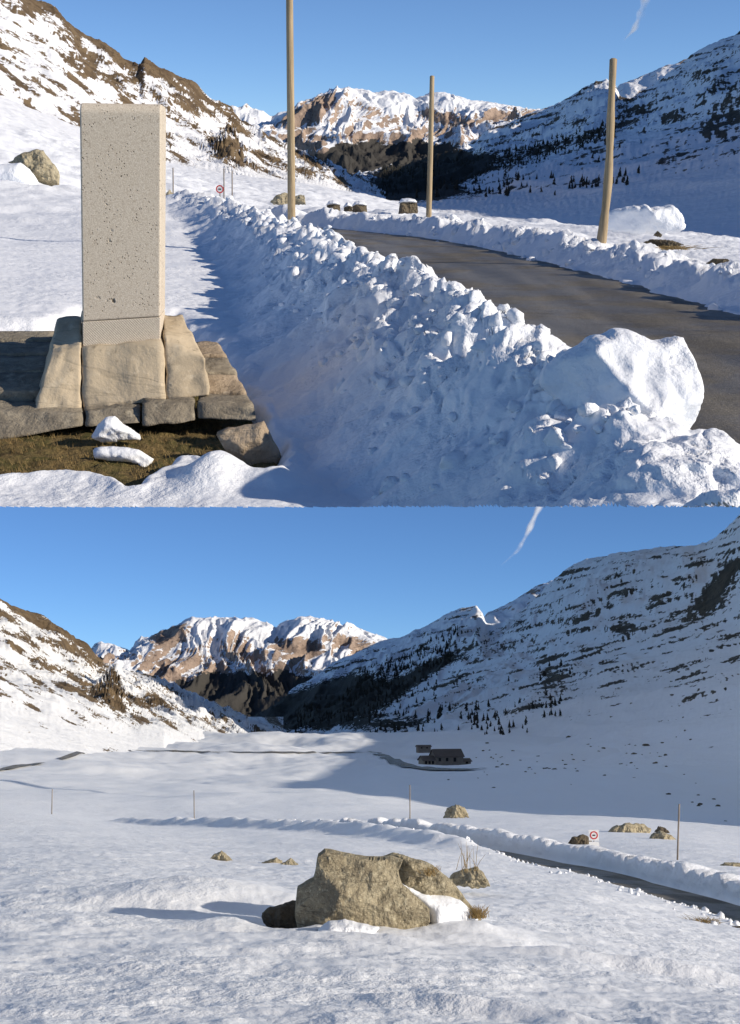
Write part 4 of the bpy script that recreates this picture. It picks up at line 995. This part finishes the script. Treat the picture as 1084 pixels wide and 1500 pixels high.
rock('B', [(383, 1336), (398, 1327), (420, 1321), (438, 1316), (442, 1340), (442, 1370), (400, 1370), (386, 1352)], 12.95, .25, 'dark low rock in the shaded hollow against the large boulder', 74, 'boulder_dark', R=.3)
GB = 'rocks standing out of the snow near the curving road'
for k, (pts, d, T, lb, mt) in enumerate((
    ([(655, 1290), (664, 1279), (680, 1272), (700, 1269), (710, 1280), (719, 1298), (700, 1302), (660, 1296)], 22, .3, 'pale pointed rock with dry stems just behind the large boulder', 'boulder'),
    ([(302, 1262), (314, 1251), (325, 1246), (336, 1255), (346, 1264), (325, 1268)], 32, .3, 'small grey hump of rock standing alone on the snow, left of a pair', 'boulder'),
    ([(368, 1272), (384, 1263), (404, 1256), (414, 1261), (413, 1272)], 31.4, .3, 'low wedge of rock, flatter one of the pair behind the dark hollow', 'boulder'),
    ([(411, 1266), (426, 1256), (436, 1265), (446, 1279), (425, 1276)], 30.6, .25, 'pointed wedge of rock, steeper one of the pair behind the dark hollow', 'boulder'),
    ([(649, 1198), (654, 1184), (667, 1178), (681, 1183), (688, 1198)], 104, 1.0, 'lone sunlit boulder on the crest behind the snow wall', 'boulder'),
    ([(829, 1242), (837, 1227), (854, 1222), (867, 1229), (866, 1247), (845, 1248)], 60, .5, 'dark boulder right beside the red and white road sign', 'boulder_dark'),
    ([(884, 1230), (894, 1213), (915, 1206), (940, 1206), (953, 1213), (951, 1234), (925, 1238), (900, 1236)], 74, .9, 'broad flat topped boulder, largest of the group by the road sign', 'boulder'),
    ([(943, 1240), (954, 1223), (966, 1216), (985, 1225), (1006, 1243), (970, 1247)], 66, .8, 'wedge shaped boulder next to the tall thin stake', 'boulder'),
    ([(957, 1221), (965, 1210), (975, 1213), (987, 1226), (965, 1226)], 76, .5, 'small dark boulder tucked behind the wedge shaped one', 'boulder_dark'),
    ([(1046, 1272), (1062, 1263), (1090, 1264), (1094, 1276), (1060, 1277)], 44, .3, 'flat brown rock on the snow wall past the tall thin stake', 'boulder'),
    ([(1066, 1366), (1072, 1357), (1088, 1356), (1092, 1368)], 22.5, .15, 'small dark stone among the clods at the near road edge', 'boulder_dark'))):
    rock('B', pts, d, T, lb, 80 + k, mt, GB)
GT = 'thin stakes marking the curving road'
for k, (b_, t_, d, lb) in enumerate((((992, 1275), (995, 1178), 46, 'tall thin stake next to the wedge shaped boulder above the road'), ((600.5, 1222), (600.5, 1150), 68, 'thin stake at the snow wall near the lone sunlit boulder'),
                                     ((285, 1212), (284, 1158), 84, 'thin brown stake where the snow wall begins to rise'), ((76, 1184), (76.5, 1156), 92, 'short thin stake showing over the swell of open snow'))):
    pole('road_stake', 'B', b_, t_, d, .034, .030, M['stake'], lb, 'stake', GT, n=8)
round_sign('B', 870, 1223.5, 5.6, 57.5, 1250, 'red ringed round sign on a white panel with striped plate beside the dark boulder', True)

def clod_spots_B():
    r = np.random.default_rng(9); sp = []
    for i in range(420):
        q = r.random() ** 1.8 * .8; a = np.array([np.interp(q, np.linspace(0, 1, len(nwB)), nwB[:, k]) for k in range(3)])
        x, y = a[0] - abs(r.normal()) * .5 + .15, a[1] + r.normal() * .3; s = .018 + .10 * r.random() ** 3
        sp.append((x, y, float(heightB(np.array([x]), np.array([y]))[0]) + s * .05, s))
    return sp
clods('B', clod_spots_B(), M['snowchunk'], 'loose snow clods scattered along the edges of the curving road')

def stems(name, f, px, py, d, n, h, spread, label, cat, mat='grass', rad=.004):
    b = unp(px, py, d, f); r = random.Random(px); V, Fc = [], []
    for k in range(n):
        a = r.uniform(0, 6.28); sp = r.uniform(.1, 1) * spread; hh = h * r.uniform(.5, 1)
        p0 = b + np.array([r.gauss(0, spread * .4), r.gauss(0, spread * .4), -.03]); p1 = p0 + np.array([sp * math.cos(a) * .5, sp * math.sin(a) * .5, hh * .6]); p2 = p0 + np.array([sp * math.cos(a), sp * math.sin(a), hh])
        v, fc = tube([p0, p1, p2], [rad, rad * .7, rad * .3], 4, False); nb = len(V); V += v; Fc += [tuple(i + nb for i in q) for q in fc]
    o = mesh_obj(name, V, Fc, M[mat], f, origin=[float(v) for v in b]); return tag(o, label, cat)
stems('dry_plant', 'B', 686, 1274, 21.7, 16, .55, .22, 'thin dry brown stems growing above the pale pointed rock', 'plant', rad=.005)
stems('grass_tuft', 'B', 628, 1278, 12.72, 160, .10, .10, 'brown grass tuft growing on top of the large boulder', 'grass', rad=.003)
stems('grass_tuft', 'B', 698, 1340, 12.7, 160, .12, .10, 'brown grass tuft at the low end of the large boulder', 'grass', rad=.003)
stems('grass_tuft', 'B', 1030, 1350, 22.5, 140, .10, .30, 'dry grass patch showing at the near road edge', 'grass', rad=.004)
stems('grass_tuft', 'A', 975, 362, 21.8, 200, .07, .5, 'dry grass patch around the flat dark stone by the pale snow block', 'grass', rad=.004)

# ------------------------------------------------------------------ house by the far road
def box_v(x0, x1, y0, y1, z0, z1):
    return [(x0, y0, z0), (x1, y0, z0), (x1, y1, z0), (x0, y1, z0), (x0, y0, z1), (x1, y0, z1), (x1, y1, z1), (x0, y1, z1)], [(0, 3, 2, 1), (4, 5, 6, 7), (0, 1, 5, 4), (1, 2, 6, 5), (2, 3, 7, 6), (3, 0, 4, 7)]
def house(px, py, d, yaw, blocks, label, cat):
    b = unp(px, py, d, 'B'); t = thing('stone_house', b, 'B', label, cat)
    t.matrix_world = t.matrix_world @ Matrix.Rotation(yaw, 4, 'Z') @ Matrix.Scale(.85, 4); t['_o'] = [0.0, 0.0, 0.0]
    for (x0, x1, y0, y1, h, rh, wins, wall) in blocks:
        ym = (y0 + y1) / 2
        V = [(x0, y0, -2), (x1, y0, -2), (x1, y1, -2), (x0, y1, -2), (x0, y0, h), (x1, y0, h), (x1, y1, h), (x0, y1, h), (x0, ym, h + rh), (x1, ym, h + rh)]
        mesh_obj('wall', V, [(0, 1, 5, 4), (1, 2, 6, 9, 5), (2, 3, 7, 6), (3, 0, 4, 8, 7)], M['housewall'] if wall == 0 else M['slab'], 'B', t, False)
        e, th = .45, .22; sl = rh / (ym - y0)
        for sg, ya in ((1, y0), (-1, y1)):
            R = [(x0 - e, ya - sg * e, h - sl * e + .05), (x1 + e, ya - sg * e, h - sl * e + .05), (x1 + e, ym, h + rh + .05), (x0 - e, ym, h + rh + .05)]
            V = R + [(a, b_, c + th) for a, b_, c in R]
            mesh_obj('roof', V, [(3, 2, 1, 0), (4, 5, 6, 7), (0, 1, 5, 4), (1, 2, 6, 5), (2, 3, 7, 6), (3, 0, 4, 7)], M['houseroof'], 'B', t, False)
        for (wx, wz, ww, wh) in wins:
            v, fc = box_v(x0 + wx, x0 + wx + ww, y0 - .03, y0 + .2, wz, wz + wh); mesh_obj('window', v, fc, M['dark'], 'B', t, False)
house(641, 1119, 425, .25, [(-2, 9.5, -4, 4, 3.0, 2.6, [(1.2, 1.2, 1, 1.3), (4.2, 1.2, 1, 1.3), (7.4, 1.0, 1.1, 1.6)], 0), (-7.2, -2.2, -4.6, 2.6, 1.5, 1.6, [(.6, .2, .9, 1.4), (2.0, .2, .9, 1.4), (3.4, .2, .9, 1.4)], 1), (9.8, 13.0, -3, 2, 1.0, .9, [(1.0, .1, 1.0, 1.0)], 0)],
      'grey stone house with dark roofs standing alone in the shaded snowy hollow', 'house')
house(619, 1097, 560, .2, [(-3, 4, -2, 2, 1.1, .7, [(1.5, .3, .9, .6), (4.5, .3, .9, .6)], 0)], 'low dark hut just behind the grey stone house', 'hut')

def ribbon(pts, wd, lift, name='road'):
    """a far stretch of road draped on the snow"""
    P = []
    for a, b in zip(pts[:-1], pts[1:]):
        n = max(3, int(math.hypot(b[0] - a[0], b[1] - a[1]) / 6))
        for k in range(n): P.append((a[0] + (b[0] - a[0]) * k / n, a[1] + (b[1] - a[1]) * k / n))
    P.append(pts[-1]); c = []
    for px, py in P:
        d = hit(px, py, 'B', 20, 880); c.append(unp(px, py, d, 'B')[:2])
    c = np.array(c)
    for _ in range(3): c[1:-1] = (c[:-2] + 2 * c[1:-1] + c[2:]) / 4
    tg = np.gradient(c, axis=0); tg /= np.linalg.norm(tg, axis=1)[:, None]; nm = np.stack([-tg[:, 1], tg[:, 0]], -1)
    V = []
    for q in (-1, -.33, .33, 1):
        e = c + nm * wd * q; V.append(np.stack([e[:, 0], e[:, 1], heightB(e[:, 0], e[:, 1]) + lift], -1))
    struct(mesh_obj(name, np.stack(V).reshape(-1, 3), grid_faces(4, len(c)), M['asphalt'], 'B'))
ribbon([(125, 1097), (180, 1100), (250, 1101), (350, 1103), (440, 1103.5), (530, 1103)], 1.6, .35)
ribbon([(545, 1102), (562, 1107), (575, 1115), (592, 1122), (620, 1127), (660, 1129), (700, 1128)], 2.6, .35)
ribbon([(88, 1113), (105, 1109), (123, 1104)], 1.0, .3)
ribbon([(-20, 1131), (20, 1125), (60, 1119)], 1.2, .3)

# ------------------------------------------------------------------ conifers and scattered stones on the shaded slopes
def conifer_mesh(seed):
    r = random.Random(seed); V, Fc = [], []
    for k in range(5):
        z0 = .10 + k * .17; z1 = z0 + .36 - k * .02; rr = .24 * (1 - k / 5.6) * r.uniform(.75, 1.25); n = 6; b = len(V); ox, oy = r.gauss(0, .02), r.gauss(0, .02)
        V += [(ox + rr * r.uniform(.55, 1.2) * math.cos(6.283 * i / n + k), oy + rr * r.uniform(.55, 1.2) * math.sin(6.283 * i / n + k), z0 + r.uniform(-.04, .04)) for i in range(n)] + [(ox, oy, min(z1, 1.0))]
        Fc += [(b + i, b + (i + 1) % n, b + n) for i in range(n)]
    b = len(V); V += [(.02 * math.cos(2.09 * i), .02 * math.sin(2.09 * i), -.05) for i in range(3)] + [(0, 0, .6)]; Fc += [(b, b + 1, b + 3), (b + 1, b + 2, b + 3), (b + 2, b, b + 3)]
    return V, Fc
def slope_points(f, boxes, rs):
    V = LOFT[('mountain', f)]; px, py = proj(V, f); out = []
    for (x0, x1, y0, y1, sl, n) in boxes:
        yy = py - sl * (px - x0); m = np.argwhere((px > x0) & (px < x1) & (yy > y0) & (yy < y1) & (V[..., 1] < 3400))
        if len(m) == 0: continue
        for i in rs.choice(len(m), n) if n else ():
            a, b = m[i]; p = V[a, b].copy(); q = V[min(a + 1, V.shape[0] - 1), min(b + 1, V.shape[1] - 1)]; out.append(p + (q - p) * rs.random())
    return out
STAND = ('first stand', 'second stand', 'third stand', 'fourth stand', 'fifth stand')
def forest(f, boxes, stuff_boxes, label, group, stuff_label):
    rs = np.random.default_rng(17); me = []
    for k in range(4):
        v, fc = conifer_mesh(50 + k); m = bpy.data.meshes.new('conifer'); m.from_pydata(v, [], fc); m.materials.append(M['conifer']); me.append(m)
    for bx, lb, p in [(k, label[k], p) for k in range(len(boxes)) for p in slope_points(f, [boxes[k]], rs)]:
        h = np.clip(p[1] / 1800 * rs.uniform(7, 15), 3.5, 16)
        o = bpy.data.objects.new('conifer_tree', me[rs.integers(4)]); SC.collection.objects.link(o)
        o.matrix_world = FR[f] @ Matrix.Translation(Vector(p)) @ Matrix.Rotation(rs.uniform(0, 6.28), 4, 'Z') @ Matrix.Diagonal((h, h, h, 1)); tag(o, lb, 'tree', group + ', ' + STAND[bx])
    V, Fc = [], []; base = [conifer_mesh(60 + k) for k in range(3)]
    for p in slope_points(f, stuff_boxes, rs):
        h = np.clip(p[1] / 1800 * rs.uniform(5, 10), 4, 16); v, fc = base[rs.integers(3)]; b = len(V)
        V += [(p[0] + a * h, p[1] + c * h, p[2] + z * h) for a, c, z in v]; Fc += [tuple(i + b for i in q) for q in fc]
    o = mesh_obj('far_wood', V, Fc, M['conifer'], f, smooth=False); struct(o, 'stuff'); tag(o, stuff_label, 'wood')
forest('A', [(690, 815, 262, 290, 0, 46), (815, 935, 262, 282, -.08, 34), (600, 700, 272, 294, 0, 24), (840, 960, 225, 245, -.1, 8)], [(560, 760, 250, 290, -.12, 420), (720, 900, 230, 258, -.28, 320)],
       ['small dark conifer in the stand between the slim and the leaning pole', 'small dark conifer in the row behind the leaning pole', 'small dark conifer below the dark wood right behind the slim pole', 'lone dark conifer higher up the slope behind the leaning pole'], 'conifers at the foot of the slope beyond the poles', 'dark wood climbing the shaded slope beyond the poles')
forest('B', [(540, 650, 1036, 1082, 0, 60), (690, 820, 1040, 1078, -.18, 50), (640, 700, 1040, 1075, 0, 16), (700, 780, 1072, 1092, -.2, 12), (740, 900, 985, 1010, -.2, 10)], [(430, 640, 1020, 1075, -.2, 420), (520, 670, 985, 1025, -.4, 380)],
       ['small dark conifer in the dense stand directly above the stone house', 'small dark conifer in the stand along the rocky ledge beyond the stone house', 'small dark conifer in the sparse gap between the two stands above the house', 'small dark conifer at the lower edge of the rocky ledge stand', 'lone dark conifer high on the shaded slope above the rocky ledge stand'], 'conifers on the slope above the stone house', 'dark wood climbing the shaded slope above the stone house')

def scatter_stones():
    rs = np.random.default_rng(23); meshes = []
    for k in range(4):
        co, fc = chunk_mesh(90 + k, 2); m = bpy.data.meshes.new('slope_rock'); m.from_pydata([tuple(c) for c in co], [], [tuple(int(i) for i in q) for q in fc]); m.materials.append(M['boulder_dark']); meshes.append(m)
    sp = [(833, 1080, 8), (800, 1126, 7), (812, 1127, 6), (840, 1113, 5), (846, 1130, 5), (886, 1136, 5), (979, 1164, 7), (1026, 1179, 8), (1046, 1171, 6), (1050, 1181, 7), (1063, 1203, 4), (720, 1110, 5), (728, 1124, 6), (708, 1100, 4), (700, 1140, 3), (1024, 983, 8), (960, 1119, 8), (930, 1105, 8), (945, 1092, 9), (975, 1107, 7), (1055, 1010, 6), (985, 1018, 6), (925, 1030, 4), (895, 1052, 5)]
    nsp = len(sp); CL = {}
    for cx, cy, n, w_, h_ in ((930, 1100, 20, 40, 14), (740, 1115, 16, 30, 10), (860, 1115, 14, 60, 18), (790, 1130, 8, 40, 8), (640, 1140, 4, 60, 10), (1040, 1130, 8, 50, 30)):
        for _ in range(n): CL[len(sp)] = (cx, cy); sp.append((cx + rs.normal() * w_, cy + rs.normal() * h_, rs.uniform(2, 5)))
    V = LOFT[('mountain', 'B')]; px, py = proj(V, 'B'); nv = V.shape[0] - 12
    for si, (a, b, s_) in enumerate(sp):
        if a < 640 or a > 1080: continue
        d = hit(a, b, 'B', 90, 880); p = unp(a, b, d, 'B')
        k = np.argmin((px[:nv] - a) ** 2 + (py[:nv] - b) ** 2); q = V[:nv].reshape(-1, 3)[k]
        if q[1] < d or d > 860: p = q
        sz = s_ / 1800 * p[1] * .55
        o = bpy.data.objects.new('slope_rock', meshes[rs.integers(4)]); SC.collection.objects.link(o)
        o.matrix_world = FR['B'] @ Matrix.Translation(Vector(p)) @ Matrix.Rotation(rs.uniform(0, 6.28), 4, 'Z') @ Matrix.Diagonal((sz * rs.uniform(.9, 1.6), sz, sz * .6, 1))
        far_ = 'big' if si < nsp else 'small'; zone = 'close to the stone house' if a < 780 else ('in the rock field past the house' if b < 1140 and a > 870 else ('halfway between the house and the rock field' if b < 1140 else 'in the hollow above the sign boulders'))
        tag(o, far_ + ' dark rock in shaded snow ' + zone, 'rock', far_ + ' dark rocks ' + zone)
scatter_stones()

# ------------------------------------------------------------------ contrails
def contrail(f, pts, wds, d, label):
    P = np.array(pts, float); q = np.linspace(0, len(P) - 1, 50); px, py = np.interp(q, range(len(P)), P[:, 0]), np.interp(q, range(len(P)), P[:, 1]); wd = np.interp(q, range(len(P)), wds)
    for _ in range(4): px[1:-1] = (px[:-2] + 2 * px[1:-1] + px[2:]) / 4; py[1:-1] = (py[:-2] + 2 * py[1:-1] + py[2:]) / 4
    tx, ty = np.gradient(px), np.gradient(py); L = np.hypot(tx, ty); nx, ny = -ty / L, tx / L
    V, E, A_ = [], [], []
    n = 16
    for k in range(n):
        a = 2 * math.pi * k / n; s_, dd = math.cos(a), math.sin(a)
        w2 = wd * (.5 + .12 * np.sin(q * 5.0))
        V.append(unp(px + nx * w2 * s_, py + ny * w2 * s_, d + dd * wd * .25 / F * d, f)); E.append(np.full(50, max(0.0, 1 - abs(s_) ** 1.5))); A_.append(np.minimum(1, (1 - q / q[-1]) * 3.0 + .02))
    V = np.stack(V); nr = n
    Fc = grid_faces(n, 50); i = np.arange(50); wrap = np.stack([(n - 1) * 50 + i[:-1], (n - 1) * 50 + i[1:], i[1:], i[:-1]], -1)
    o = mesh_obj('contrail', V.reshape(-1, 3), np.concatenate([Fc, wrap]), M['contrail'], f, attrs={'edge': np.stack(E), 'along': np.stack(A_)}); tag(o, label, 'contrail')
contrail('A', [(947, -8), (942, 12), (936, 28), (929, 43), (913, 60)], [14, 13, 11, 8, 3], 11000, 'short white wisp of contrail high above the shaded mountain and wide road')
contrail('B', [(793, 735), (783, 758), (771, 784), (758, 807), (733, 829)], [10, 10, 8, 6, 2], 11000, 'short white wisp of contrail in the sky over the lone stone house')
